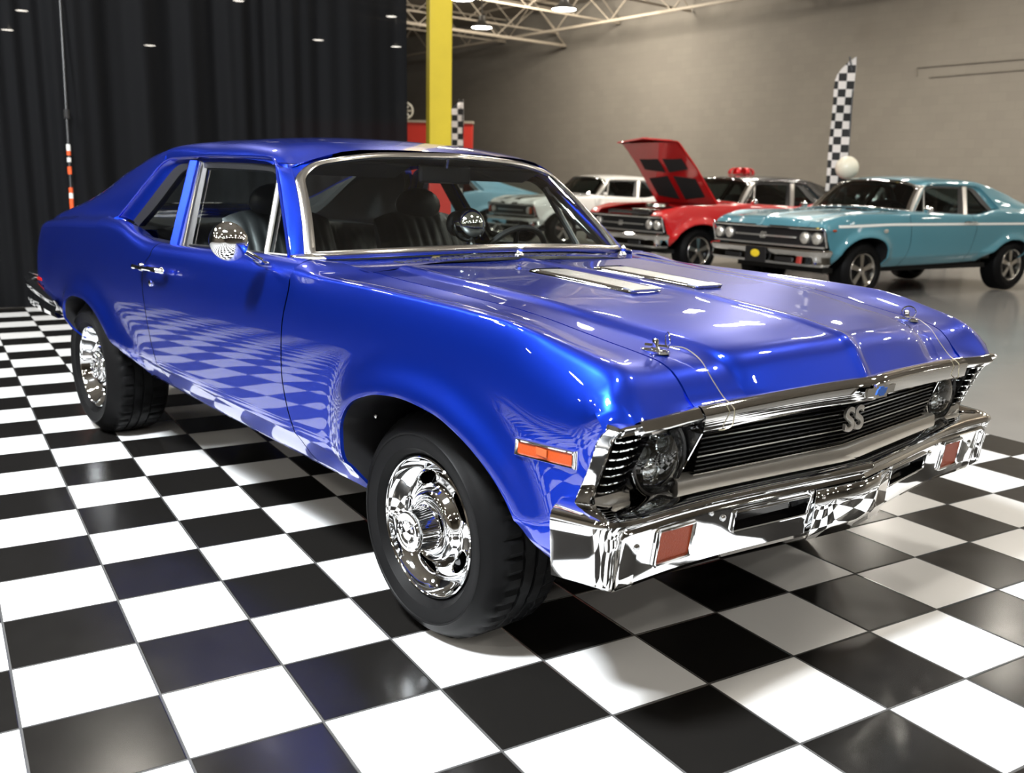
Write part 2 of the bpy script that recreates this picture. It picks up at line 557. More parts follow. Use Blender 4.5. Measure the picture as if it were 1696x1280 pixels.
def side_y(x, z, flare=True):
    zc, yc, ym, zb = f_zcs(x), f_yc(x), f_ym(x), f_zb(x)
    p = 3.8 + .6 * smooth01((x - .45) / .3) + 11 * smooth01((x - .655) / .105)
    if z >= .52:
        s = min(1.05, (z - .52) / max(.05, zc - .52))
        y = ym - (ym - yc) * s ** p
    else:
        y = ym - .3 * (.52 - z) ** 2
    zk = zb + .10
    if z < zk:
        q = (zk - z) / .10
        y -= .010 * min(1, q * 6) + .045 * q ** 1.5
    if x > .46: y -= .018 * ((x - .46) / .24) ** 2 * smooth01((.825 - z) / .14)
    if flare:
        for A, k in ((ARCH_F, .028), (ARCH_R, .028)):
            if A[:, 0].min() - .2 < x < A[:, 0].max() + .2 and z > .38:
                d = arch_d(x, z, A)
                if d < .15:
                    y += k * math.exp(-(d / .065) ** 2.2) * smooth01((z - .38) / .12)
    return y


def round_r(x, kind):
    if kind != 'fender': return .03
    return .014 + .03 * smooth01((x - .35) / .3) - .037 * smooth01((x - .69) / .07)


def strip_pts(x, kind, n=9):
    """from the inner edge (hood seam or window sill) over the shoulder crease onto the side"""
    zc = f_zc(x); yc = side_y(x, zc, False)
    if kind == 'fender':
        yt, zt, bul = f_ys(x) + .003, f_zs(x), -.004 - .004 * smooth01((x + .5) / .5) * smooth01((.72 - x) / .2)
    else:
        yt, zt, bul = f_ysill(x), f_zsill(x), .006
    r = round_r(x, kind)
    L = math.hypot(yc - yt, zc - zt)
    out = []
    e = 1 - min(.6, r / L)
    for i in range(n):
        u = e * i / (n - 1)
        out.append((yt + (yc - yt) * u, zt + (zc - zt) * u + bul * 4 * u * (1 - u)))
    if kind == 'fender' and x < -.48:   # the rear end rises to meet the door sill
        L_ = smooth01((-.50 - x) / .20); new = []
        for y, z in out:
            if y <= .80: zd = 1.012 + (y - .72) * .075
            else:
                u = min(1, (y - .80) / (yc - .80)); zd = 1.018 + (zc - 1.018) * u + .024 * u * (1 - u)
            new.append((y, z * (1 - L_) + zd * L_))
        out = new
    if kind != 'fender': out[0] = (yt - .05, zt - .022); out[1] = (yt, zt)
    A = out[-1]
    zB = zc - min(.03, r); B = (side_y(x, zB, False), zB)
    for i in range(1, 6):
        t = i / 5
        out.append(tuple((1 - t)**2 * A[k] + 2 * t * (1 - t) * (yc, zc)[k] + t * t * B[k] for k in (0, 1)))
    return out


def z_top(x, kind='fender'):
    r = round_r(x, kind)
    return f_zc(x) - min(.03, r)


def levels(x, kind, n1=16, res=1.0):
    """z rows of a side column from the shoulder to the rocker bottom"""
    zt, zb = z_top(x, kind), f_zb(x); zk = zb + .10
    a = [zt + (zk - zt) * i / n1 for i in range(n1 + 1)]
    b = [zk - .010, zk - .03, zk - .06, zk - .085, zb]
    return a + b


def side_block(mb, xl, xr, kind, nx, sg, under=True):
    """ruled block of side skin between two seams x = xl(z), xr(z)"""
    P = []; Q = []
    for i in range(nx + 1):
        a = i / nx
        x0 = xl(f_zc(-1)) * (1 - a) + xr(f_zc(-1)) * a
        col = []
        for z in levels(x0, kind):
            x = xl(z) * (1 - a) + xr(z) * a
            col.append((x, side_y(x, z), z))
        x = xl(col[-1][2]) * (1 - a) + xr(col[-1][2]) * a
        z = col[-1][2]
        col += [(x, col[-1][1] - .02, z - .006), (x, col[-1][1] - .09, z)]
        P.append(col)
        zt = z_top(x0, kind); xt = xl(zt) * (1 - a) + xr(zt) * a
        Q.append([(xt, y, z) for y, z in strip_pts(xt, kind)])
        P[-1][0] = Q[-1][-1]
    mb.grid(np.array(P)); mb.grid(np.array(Q))


def ogrid(mb, outer, inner, nr, A):
    """radial rows between an outer (x,z) path and the wheel arch"""
    outer = np.array(outer); n = len(outer)
    d = np.r_[0, np.cumsum(np.hypot(*np.diff(outer, axis=0).T))]; d /= d[-1]
    di = np.r_[0, np.cumsum(np.hypot(*np.diff(inner, axis=0).T))]; di /= di[-1]
    # match by blending arc length with direction so that columns stay short
    inn = np.stack([np.interp(d, di, inner[:, 0]), np.interp(d, di, inner[:, 1])], 1)
    P = []
    for i in range(n):
        col = []
        for j in range(nr + 1):
            t = 1 - (1 - j / nr) ** 1.0
            t = t * .35 + .65 * (1 - (1 - t) ** 1.7)
            x, z = outer[i] * (1 - t) + inn[i] * t
            col.append((x, side_y(x, z), z))
        x, z = inn[i]
        y = col[-1][1]
        col.append((x, y - .004, z - .001)); col.append((x, y - .012, z))
        P.append(col)
    P = np.array(P)
    mb.grid(P)
    return P


s_front = pchip([(.998, -.72), (.93, -.695), (.80, -.712), (.67, -.710), (.54, -.672), (.47, -.625), (.38, -.575)])
s_rear = pchip([(1.0, -1.775), (.965, -1.80), (.93, -1.88), (.882, -1.935), (.82, -1.945), (.735, -1.925), (.568, -1.862), (.473, -1.805), (.38, -1.765)])
GAP = .0035


def f_front_edge(z): return pchip([(.44, .600), (.61, .648), (.70, .684), (.76, .710), (.79, .733), (.813, .757)])(z)


def front_fender(sg, nx=1.0):
    mb = MB()
    xa = -.46
    side_block(mb, lambda z: s_front(z) + GAP, lambda z: xa, 'fender', 7, sg)
    # outer path around the arch: up the block edge, along the shoulder, down the front edge
    lv = levels(xa, 'fender')
    up = [(xa, z) for z in lv[::-1]]
    N = int(46 * nx)
    along = [(xa + (.7625 - xa) * (1 - (1 - i / N) ** 1.25), 0) for i in range(1, N + 1)]
    along = [(x, z_top(x)) for x, _ in along]
    zt = z_top(.7625)
    down = [(f_front_edge(zt - (zt - .44) * (i / 18) ** 1.6), zt - (zt - .44) * (i / 18) ** 1.6) for i in range(1, 19)]
    path = up + along + down
    ogrid(mb, path, ARCH_F, 16, ARCH_F)
    Q = []
    for x, z in [(xa, 0)] + along:
        Q.append([(x, y, zz) for y, zz in strip_pts(x, 'fender')])
    mb.grid(np.array(Q))
    # return flange along the hood seam
    xs = np.linspace(-.69, .7625, 40)
    mb.grid(np.array([[(x, f_ys(x) + .003, f_zs(x)), (x, f_ys(x) + .003, f_zs(x) - .02)] for x in xs]))
    return mb.side(sg)


def door_skin(sg):
    mb = MB()
    side_block(mb, lambda z: s_rear(z) + GAP, lambda z: s_front(z) - GAP, 'door', 30, sg)
    return mb.side(sg)


def quarter(sg):
    mb = MB()
    xa = -2.02
    side_block(mb, lambda z: xa, lambda z: s_rear(z) - GAP, 'door', 5, sg)
    lv = levels(xa, 'door')
    up = [(xa, z) for z in lv[::-1]]
    xs = [xa + (-3.45 - xa) * i / 40 for i in range(1, 41)]
    along = [(x, z_top(x, 'door')) for x in xs]
    zt = z_top(-3.45, 'door'); zb = .50
    down = [(-3.45, zt + (zb - zt) * i / 12) for i in range(1, 13)]
    low = [(-3.45 + (.40) * i / 6, zb - .07 * i / 6) for i in range(1, 7)]
    path = up + along + down + low
    ogrid(mb, path, ARCH_R, 14, ARCH_R)
    Q = []
    for x in [xa] + xs:
        if x > -2.60:
            Q.append([(x, y, zz) for y, zz in strip_pts(x, 'door')])
    mb.grid(np.array(Q))
    # tail: side skin wraps round to the centre
    P = []
    for i in range(25):
        x = -3.45 - .5 * math.sin(PI / 2 * i / 24) ** .9
        zt = z_top(x, 'door'); zbx = f_zb(x) - .06 * (1 - i / 24)
        P.append([(x, side_y(x, zt + (zbx - zt) * j / 12, False), zt + (zbx - zt) * j / 12) for j in range(13)])
    mb.grid(np.array(P))
    return mb.side(sg)


def sail(sg):
    """C-pillar flowing into the rear deck edge"""
    mb = MB()
    start = [(-2.25, .56), (-2.25, .635), (-2.25, .660), (-2.385, .73), (-2.506, .787), (-2.52, .865)]
    P = []
    n = 44
    for c in range(n + 1):
        t = c / n
        end = [-3.90, -3.915, -3.92, -3.93, -3.94, -3.945]
        row = []
        for r in range(6):
            x = start[r][0] + (end[r] - start[r][0]) * t
            tf = tailf(x)
            zr, zc, yc = f_zr(x), f_zc(x), f_yc(x)
            sq = max(0.0, (zr - zc)) / .35
            if r == 0: q = (x, .56 * tf, zr + .010 - .012 * smooth01(t * 3))
            elif r == 1: q = (x, .635 * tf, zr - .002)
            elif r == 2: q = (x, (.662 + .035 * (1 - min(1, sq))) * tf, zr - .048 * min(1, sq * 1.3))
            elif r == 4: q = (x, (.787 + .01 * t) * tf, min(zc + .03 * min(1, sq * 2), zr))
            elif r == 5: q = (x, yc, zc)
            else: q = (x, 0, 0)
            row.append(q)
        x3 = start[3][0] + (end[3] - start[3][0]) * t
        for r in range(3):
            b_ = smooth01(t / .18); x, y, z = row[r]; row[r] = (x, y, roof_z(x, y) * (1 - b_) + z * b_)
        a, b = row[2], row[4]
        row[3] = (x3, a[1] * .5 + b[1] * .5 + .008, (f_zr(x3) - .048 * min(1, max(0, f_zr(x3) - f_zc(x3)) / .35 * 1.3)) * .5 + .5 * (f_zc(x3) + .03))
        if t > .75:
            k = smooth01((t - .75) / .25)
            row[3] = (x3, row[3][1], row[3][2] * (1 - k) + k * (a[2] + b[2]) / 2)
        cp = catmull(row, 22)
        # roll over the shoulder onto the side
        xe = row[5][0]; zB = z_top(xe, 'door')
        B = (xe, side_y(xe, zB, False), zB)
        A = cp[-3]; out = list(map(tuple, cp[:-2]))
        for i in range(1, 6):
            u = i / 5
            out.append(tuple((1 - u)**2 * A[k] + 2 * u * (1 - u) * row[5][k] + u * u * B[k] for k in range(3)))
        inn = [(out[0][0], out[0][1] - .006, min(out[0][2] - .004, glass_z(out[0][0]) - .01))]
        P.append(inn + out)
    P.insert(0, [(x + .02, y - .05, z - .01) for x, y, z in P[0]])
    mb.grid(np.array(P))
    return mb.side(sg)


def glass_z(x):
    return float(pchip([(-2.2, 1.385), (-2.42, 1.358), (-3.15, 1.050), (-3.3, 1.03), (-3.7, .985), (-3.95, .93)])(x))


f_drop2 = pchip([(0, 0), (.4, .008), (.56, .020), (.60, .026), (.635, .036), (.652, .060), (.657, .082)])


def roof_z(x, y):
    y = abs(y)
    extra = .030 * smooth01((y - .42) / .2) * smooth01((x + 1.28) / .2)
    k = smooth01((-1.75 - x) / .5)
    return f_roof(x) - f_drop(min(y, .657)) * (1 - k) - f_drop2(min(y, .657)) * k - extra


def hdr(y):  # roof front edge
    y = abs(y)
    return float(pchip([(0, -1.0), (.3, -1.03), (.5, -1.06), (.60, -1.095), (.635, -1.15), (.657, -1.225)])(y))


def roof_panel():
    mb = MB()
    ys = [0, .1, .2, .3, .4, .47, .52, .56, .585, .61, .63, .645, .652, .657]
    P = []
    for i in range(31):
        t = i / 30
        P.append([((x := hdr(y) * (1 - t) + -2.25 * t), y, roof_z(x, y)) for y in ys])
    P = np.array(P)
    # ease the last rows onto the C-pillar
    mb.grid(P)
    Q = [[((x := -2.25 + -.2 * i / 5), y, roof_z(x, y)) for y in ys[:8]] for i in range(6)]
    mb.grid(np.array(Q))
    mb.mirror()
    return mb


def gy(z):  # greenhouse side plane
    return .81 - .45 * (z - 1.0)


def g3(x, z, off=0.0): return (x, gy(z) + off, z)


def vstrip(mb, ca, cb, sg=1, thick=0):
    mb.grid(np.array([ca, cb]))


def hood_pt(x, yy, s=1.0):
    """x on the seam's scale; yy in 0..1 from the centre to the seam"""
    ys = f_ys(x) - .0035
    y = yy * ys
    w = smooth01((x - .30) / .45)
    xv = x + .05 * w * (1 - y / ys)
    zcn = f_zn(x + .05 * w); zs = f_zs(x)
    yb = min(f_yb(x), ys - .05)
    fade = smooth01((.74 - x) / .2)
    pts = [(0, zcn), (.012, zcn - .0015), (.035, zcn - .007), (.2, zcn - .011), (yb - .045, zs + (zcn - .012 - zs) * .45 + .007 * fade), (yb - .022, zs + .0145 * fade),
           (yb + .022, zs + .002 * fade), (yb + .04, zs + .001), (ys, zs)]
    return (xv, y, float(pchip(pts)(y)))


HY = np.unique(np.r_[np.linspace(0, 1, 25), [.005, .012, .02, .035, .055], np.linspace(.72, .93, 14)])


def hood_panel(sx=1.0):
    mb = MB()
    xs = [-.47 + (.763 + .47) * (1 - (1 - i / 46) ** 1.5) for i in range(47)]
    P = []
    for i, x in enumerate(xs):
        row = []
        for u in HY:
            q = hood_pt(x, u)
            if i == 0: q = (q[0] - .10 * (1 - u ** 2), q[1], q[2])
            elif i < 8: q = (q[0] - .10 * (1 - u ** 2) * (1 - i / 8), q[1], q[2])
            row.append(q)
        P.append(row)
    mb.grid(np.array(P))
    # turned-down front and rear lips
    f = P[-1]; mb.grid(np.array([f, [(x - .012, y, z - .018) for x, y, z in f]]))
    r = P[0]; mb.grid(np.array([r, [(x - .006, y, z - .016) for x, y, z in r]]))
    e = [q[-1] for q in P]; mb.grid(np.array([e, [(x, y - .001, z - .02) for x, y, z in e]]))
    return mb.mirror()


def top_z(x, y):
    """height of the hood surface at body point (x, y)"""
    w = smooth01((x - .30) / .45)
    ys = f_ys(x)
    xs = x - .05 * w * (1 - min(1, abs(y) / ys))
    return hood_pt(xs, min(1, abs(y) / (f_ys(xs) - .0035)))[2]


# windshield: bottom and top edges in plan
def ws_bot(y): y = abs(y); return (-.665 - .15 * (y / .78) ** 2.6, y, 1.038 - .028 * (y / .78) ** 2)


WTX = pchip([(0, -.998), (.3, -1.028), (.5, -1.058), (.60, -1.085), (.65, -1.100)])
WTZ = pchip([(0, 1.384), (.3, 1.373), (.5, 1.347), (.6, 1.320), (.65, 1.300)])


def ws_top(y): y = abs(y); return (WTX(y), y, WTZ(y))


def ws_point(u, v, inset=0.0):
    """u -1..1 across, v 0 bottom .. 1 top; rounded upper corners handled by the frame"""
    yb, yt = .768 - inset, .648 - inset
    b, t = ws_bot(abs(u) * yb), ws_top(abs(u) * yt)
    p = [b[k] * (1 - v) + t[k] * v for k in range(3)]
    p[0] += .018 * math.sin(PI * v)
    p[1] = (b[1] * (1 - v) + t[1] * v) * (1 if u >= 0 else -1)
    return p


def frame_loop(inset, iv, n=14):
    """closed loop around the windshield with rounded corners"""
    L = []
    H = 1.0
    r = .13 - iv * .1
    vb, vt = iv / .36, 1 - iv * .7 / .36
    def P(u, v): return ws_point(u, v, 0)
    ui = inset / .70
    us = 1 - ui
    # bottom left -> right, right side up, round, top, round, left down
    for i in range(30): L.append(P(-us + 2 * us * i / 30, vb))
    for i in range(n): L.append(P(us, vb + (vt - r * 1.15 - vb) * i / n))
    for i in range(9):
        a = PI / 2 * i / 9; L.append(P(us - r + r * math.cos(a), vt - r * 1.15 + r * 1.15 * math.sin(a)))
    for i in range(24): L.append(P((us - r) * (1 - 2 * i / 24), vt))
    for i in range(9):
        a = PI / 2 * i / 9; L.append(P(-(us - r) - r * math.sin(a), vt - r * 1.15 + r * 1.15 * math.cos(a)))
    for i in range(n): L.append(P(-us, vt - r * 1.15 + (vb - vt + r * 1.15) * i / n))
    return L


def sweep_plan(mb, path, prof, close_ends=True):
    """path: list of (x, y, dz) in plan from the centre outwards; prof: (outward offset, z)"""
    path = [np.array(p, float) for p in path]
    P = []
    for i, p in enumerate(path):
        a = path[max(0, i - 1)]; b = path[min(len(path) - 1, i + 1)]
        t = (b - a)[:2]; t /= np.linalg.norm(t)
        nrm = np.array([t[1], -t[0]])
        if nrm[0] < 0 and abs(nrm[0]) > .3: nrm = -nrm
        if i == 0: nrm = np.array([1.0, 0])
        P.append([(p[0] + nrm[0] * o, p[1] + nrm[1] * o, z + p[2]) for o, z in prof])
    P = np.array(P)
    mb.grid(P)
    if close_ends:
        o = len(mb.v) - P.shape[0] * P.shape[1]
        mb.f.append(tuple(o + (P.shape[0] - 1) * P.shape[1] + j for j in range(P.shape[1])))
    return P


# ------------------------------------------------------------------ wheels
def tyre_mb(R=.327, W=.235, k=160, detail=True):
    """outer bead at y = 0, tyre body extends to +y (inboard)"""
    prof = [(.188, .03), (.199, .012), (.206, .002), (.212, -.006), (.226, -.020), (.228, -.0225), (.232, -.022), (.25, -.027), (.265, -.028), (.267, -.031), (.272, -.031), (.275, -.027),
            (.290, -.020), (.305, -.004), (R - .012, .012), (R - .004, .022), (R - .001, .034), (R, .050), (R, .070)]
    if detail: prof += [(R, .071), (R - .007, .073), (R - .007, .079), (R, .081)]
    prof += [(R + .001, .10)]
    if detail: prof += [(R + .001, .112), (R - .007, .114), (R - .007, .122), (R + .001, .124)]
    prof += [(R, .155)]
    if detail: prof += [(R, .157), (R - .007, .159), (R - .007, .165), (R, .167)]
    prof += [(R - .001, W - .035), (R - .008, W - .018), (R - .03, W), (.25, W + .012), (.20, W - .02), (.188, W - .04)]
    mb = MB()

    def fn(i, j, r, h):
        if detail and r > R - .013 and (.012 < h < .072 or .166 < h < W - .01):
            if (i + (2 if h > .1 else 0)) % 4 == 0: r -= .007
        if detail and r > R - .003 and .08 < h < .158 and (i + int(h * 100)) % 8 == 0: r -= .005
        return r, h
    mb.lathe(prof, k, fn=fn)
    return mb


def rally_rim_mb(k=150, deep=0.0):
    """five-slot steel disc and its barrel, lip at y=0"""
    prof = [(.1600, .046 + deep), (.1585, .040 + deep), (.154, .036 + deep), (.148, .034 + deep), (.142, .033 + deep), (.136, .032 + deep), (.130, .031 + deep), (.124, .030 + deep),
            (.118, .028 + deep), (.112, .022 + deep), (.106, .012 + deep), (.099, .004 + deep), (.092, .001 + deep), (.085, .005 + deep), (.080, .014 + deep), (.06, .020 + deep), (.03, .02 + deep)]
    mb = MB()

    def skip(i, j):
        r = (prof[j][0] + prof[j + 1][0]) / 2
        if not .117 < r < .1565: return False
        a = (i + .5) / k * 5 % 1.0
        a = abs(a - .5)
        return (a / .27) ** 2.6 + (abs(r - .1365) / .0195) ** 2.6 < 1
    mb.lathe(prof, k, skip=skip)
    # rolled lips of the slots
    for s in range(5):
        pts = []
        for q in range(40):
            t = 2 * PI * q / 40
            cx_, sx_ = math.cos(t), math.sin(t)
            da = .27 * (abs(cx_) ** (2 / 2.6)) * (1 if cx_ > 0 else -1) / 5 * 2 * PI
            rr = .1365 + .0195 * (abs(sx_) ** (2 / 2.6)) * (1 if sx_ > 0 else -1)
            a = 2 * PI * (s + .5) / 5 + da
            pts.append((rr * math.cos(a), .0315 + deep, rr * math.sin(a)))
        mb.tube(pts, .0035, 6, closed=True)
    return mb


def trim_ring_mb(k=120, deep=0.0):
    prof = [(.2035, .006), (.2050, .000), (.2035, -.006), (.200, -.0085), (.197, -.006), (.1955, -.001), (.1915, .0075), (.186, .0175), (.179, .0265 + deep * .4), (.171, .0345 + deep * .7), (.163, .041 + deep), (.158, .0455 + deep)]
    return MB().lathe(prof, k)


def cap_mb(k=160, deep=0.0, tall=True):
    mb = MB()
    h = .056 if tall else .012
    base = [(.079, .012), (.080, .004), (.077, -.002), (.070, -.004), (.0655, -.004)]
    mb.lathe([(r, y + deep) for r, y in base], k)

    def fn(i, j, r, y):
        return (r - (.0030 if i % 4 < 2 else 0), y)
    mb.lathe([(.0655, -.004 + deep), (.062, -.008 + deep), (.0545, -h + deep), (.0535, -h - .002 + deep)], k, fn=fn)
    top = [(.0560, -h), (.0575, -h - .004), (.0565, -h - .012), (.0535, -h - .0145), (.045, -h - .015), (.044, -h - .013), (.0335, -h - .013), (.0325, -h - .016), (.024, -h - .0175), (.0235, -h - .0155), (.012, -h - .0165), (0.0001, -h - .017)]
    mb.lathe([(r, y + deep) for r, y in top], k)
    return mb


def five_spoke_mb(k=5):
    """wide-spoke wheel of the cars behind, lip at y=0"""
    mb = MB()
    mb.lathe([(.200, .01), (.205, 0), (.198, -.008), (.188, .0), (.182, .03), (.178, .07)], 48)
    for s in range(k):
        a = 2 * PI * s / k
        R = Matrix.Rotation(a, 3, 'Y')
        q = MB()
        q.hull8([(-.022, .012, .04), (.022, .012, .04), (.022, .04, .04), (-.022, .04, .04)], [(-.033, .020, .185), (.033, .020, .185), (.033, .05, .185), (-.033, .05, .185)])
        mb.add([R @ Vector(v) for v in q.v], q.f)
    mb.lathe([(.045, .03), (.045, .005), (.038, -.004), (.0001, -.008)], 24)
    return mb


_wheel_cache = {}


def wheel(parent, kind, x, yout, zc, sg, R=.327, deep=0.0, W=.235, tall=True):
    """a wheel part with tyre, trim ring and cap as sub-parts; sg -1 = right side"""
    key = (kind, R, deep, W, tall)
    if key not in _wheel_cache:
        d = {}
        def me(mb, mat, nm, sharp=35, flat=False):
            o = mb.build(nm, mat, sharp=sharp, flat=flat); m = o.data; bpy.data.objects.remove(o); return m
        if kind == 'rally':
            d['wheel'] = me(rally_rim_mb(deep=deep), 'chrome', 'wheel')
            d['tyre'] = me(tyre_mb(R, W), 'rubber', 'tyre', 30)
            d['trim_ring'] = me(trim_ring_mb(deep=deep), 'chrome', 'trim_ring')
            d['center_cap'] = me(cap_mb(deep=deep, tall=tall), 'chrome', 'center_cap')
            d['brake_drum'] = me(MB().lathe([(.15, .19), (.15, .075 + deep), (.0001, .075 + deep)], 40), 'gloss_black', 'brake_drum')
        else:
            d['wheel'] = me(five_spoke_mb(), 'steel', 'wheel')
            d['tyre'] = me(tyre_mb(R, W, 56, False), 'rubber', 'tyre', 30)
            d['brake_drum'] = me(MB().lathe([(.178, .2), (.178, .075), (.0001, .075)], 24), 'black', 'brake_drum')
        _wheel_cache[key] = d
    d = _wheel_cache[key]
    w = bpy.data.objects.new('wheel', d['wheel']); COL.objects.link(w); w.parent = parent
    w.location = (x, sg * yout, zc)
    if sg > 0: w.rotation_euler = (0, 0, PI)
    for k in d:
        if k == 'wheel': continue
        o = bpy.data.objects.new(k, d[k]); COL.objects.link(o); o.parent = w
    return w


def arch_liner(A, sg, depth=.42):
    mb = MB()
    P = []
    for x, z in A:
        y = side_y(x, z) - .012
        P.append([(x, y, z), (x, y - depth, z)])
    mb.grid(np.array(P))
    # inner wall
    n = len(A); c = (A[:, 0].mean(), .46, .45)
    ring = [(x, side_y(x, z) - .012 - depth, z) for x, z in A]
    o = len(mb.v); mb.v += [tuple(map(float, q)) for q in ring] + [c]
    mb.f += [(o + i, o + i + 1, o + n) for i in range(n - 1)]
    return mb.side(sg)


def seat_mb(w, dpt, h, rows, lean=.30):
    """vinyl seat with vertical pleats: cushion and backrest, centred at origin, facing +x"""
    mb = MB()
    def pleat(y): return .010 * abs(math.sin(PI * y / w * rows))
    ys = np.linspace(-w / 2, w / 2, rows * 6 + 1)
    # backrest
    P = []
    prof = [(0, 0, 0), (.06, .02, 1), (.10, .25 * h, 1), (.095, .55 * h, 1), (.075, .80 * h, 1), (.05, .94 * h, .3), (.0, h, 0), (-.05, .96 * h, 0), (-.07, .7 * h, 0), (-.08, .3 * h, 0), (-.08, 0, 0)]
    for y in ys:
        e = 1 - (abs(y) / (w / 2)) ** 5 * .75
        P.append([(-z * lean * 1.0 + x * e + pleat(y) * k, y, z * (1 - .06 * (abs(y) / (w / 2)) ** 3)) for x, z, k in prof])
    P = np.array(P); mb.grid(P)
    o = len(mb.v) - P.shape[0] * P.shape[1]; m = P.shape[1]
    mb.f.append(tuple(o + j for j in range(m))); mb.f.append(tuple(o + (P.shape[0] - 1) * m + j for j in range(m)))
    return mb


def cushion_mb(w, dpt, rows):
    mb = MB()
    ys = np.linspace(-w / 2, w / 2, rows * 6 + 1); P = []
    prof = [(-.02, -.12, 0), (-.02, .02, 1), (.1, .035, 1), (dpt * .7, .05, 1), (dpt * .93, .04, 1), (dpt, .0, .3), (dpt, -.12, 0)]
    for y in ys:
        e = 1 - (abs(y) / (w / 2)) ** 6 * .4
        P.append([(x, y, z * e + .010 * abs(math.sin(PI * y / w * rows)) * k) for x, z, k in prof])
    P = np.array(P); mb.grid(P)
    o = len(mb.v) - P.shape[0] * P.shape[1]; m = P.shape[1]
    mb.f.append(tuple(o + j for j in range(m))); mb.f.append(tuple(o + (P.shape[0] - 1) * m + j for j in range(m)))
    return mb


def text_mb(body, size, extrude, shear=0.0, bevel=0.0, offset=0.0):
    """lettering as a mesh in the XY plane"""
    cu = bpy.data.curves.new('t', 'FONT')
    cu.body = body; cu.size = size; cu.extrude = extrude; cu.shear = shear; cu.bevel_depth = bevel; cu.offset = offset
    cu.align_x = 'CENTER'; cu.align_y = 'CENTER'
    o = bpy.data.objects.new('t', cu); COL.objects.link(o)
    dg = bpy.context.evaluated_depsgraph_get()
    me = bpy.data.meshes.new_from_object(o.evaluated_get(dg))
    mb = MB(); mb.add([tuple(v.co) for v in me.vertices], [tuple(p.vertices) for p in me.polygons])
    bpy.data.objects.remove(o); bpy.data.curves.remove(cu); bpy.data.meshes.remove(me)
    return mb


def facing_x(origin, normal=(1, 0, 0), up=(0, 0, 1)):
    """matrix taking a local XY drawing (x right, y up) to a surface whose outward normal is given"""
    nz = Vector(normal).normalized(); ux = Vector(up).cross(nz).normalized(); uy = nz.cross(ux)
    Mx = Matrix((ux, uy, nz)).transposed().to_4x4()
    return Matrix.Translation(Vector(origin)) @ Mx


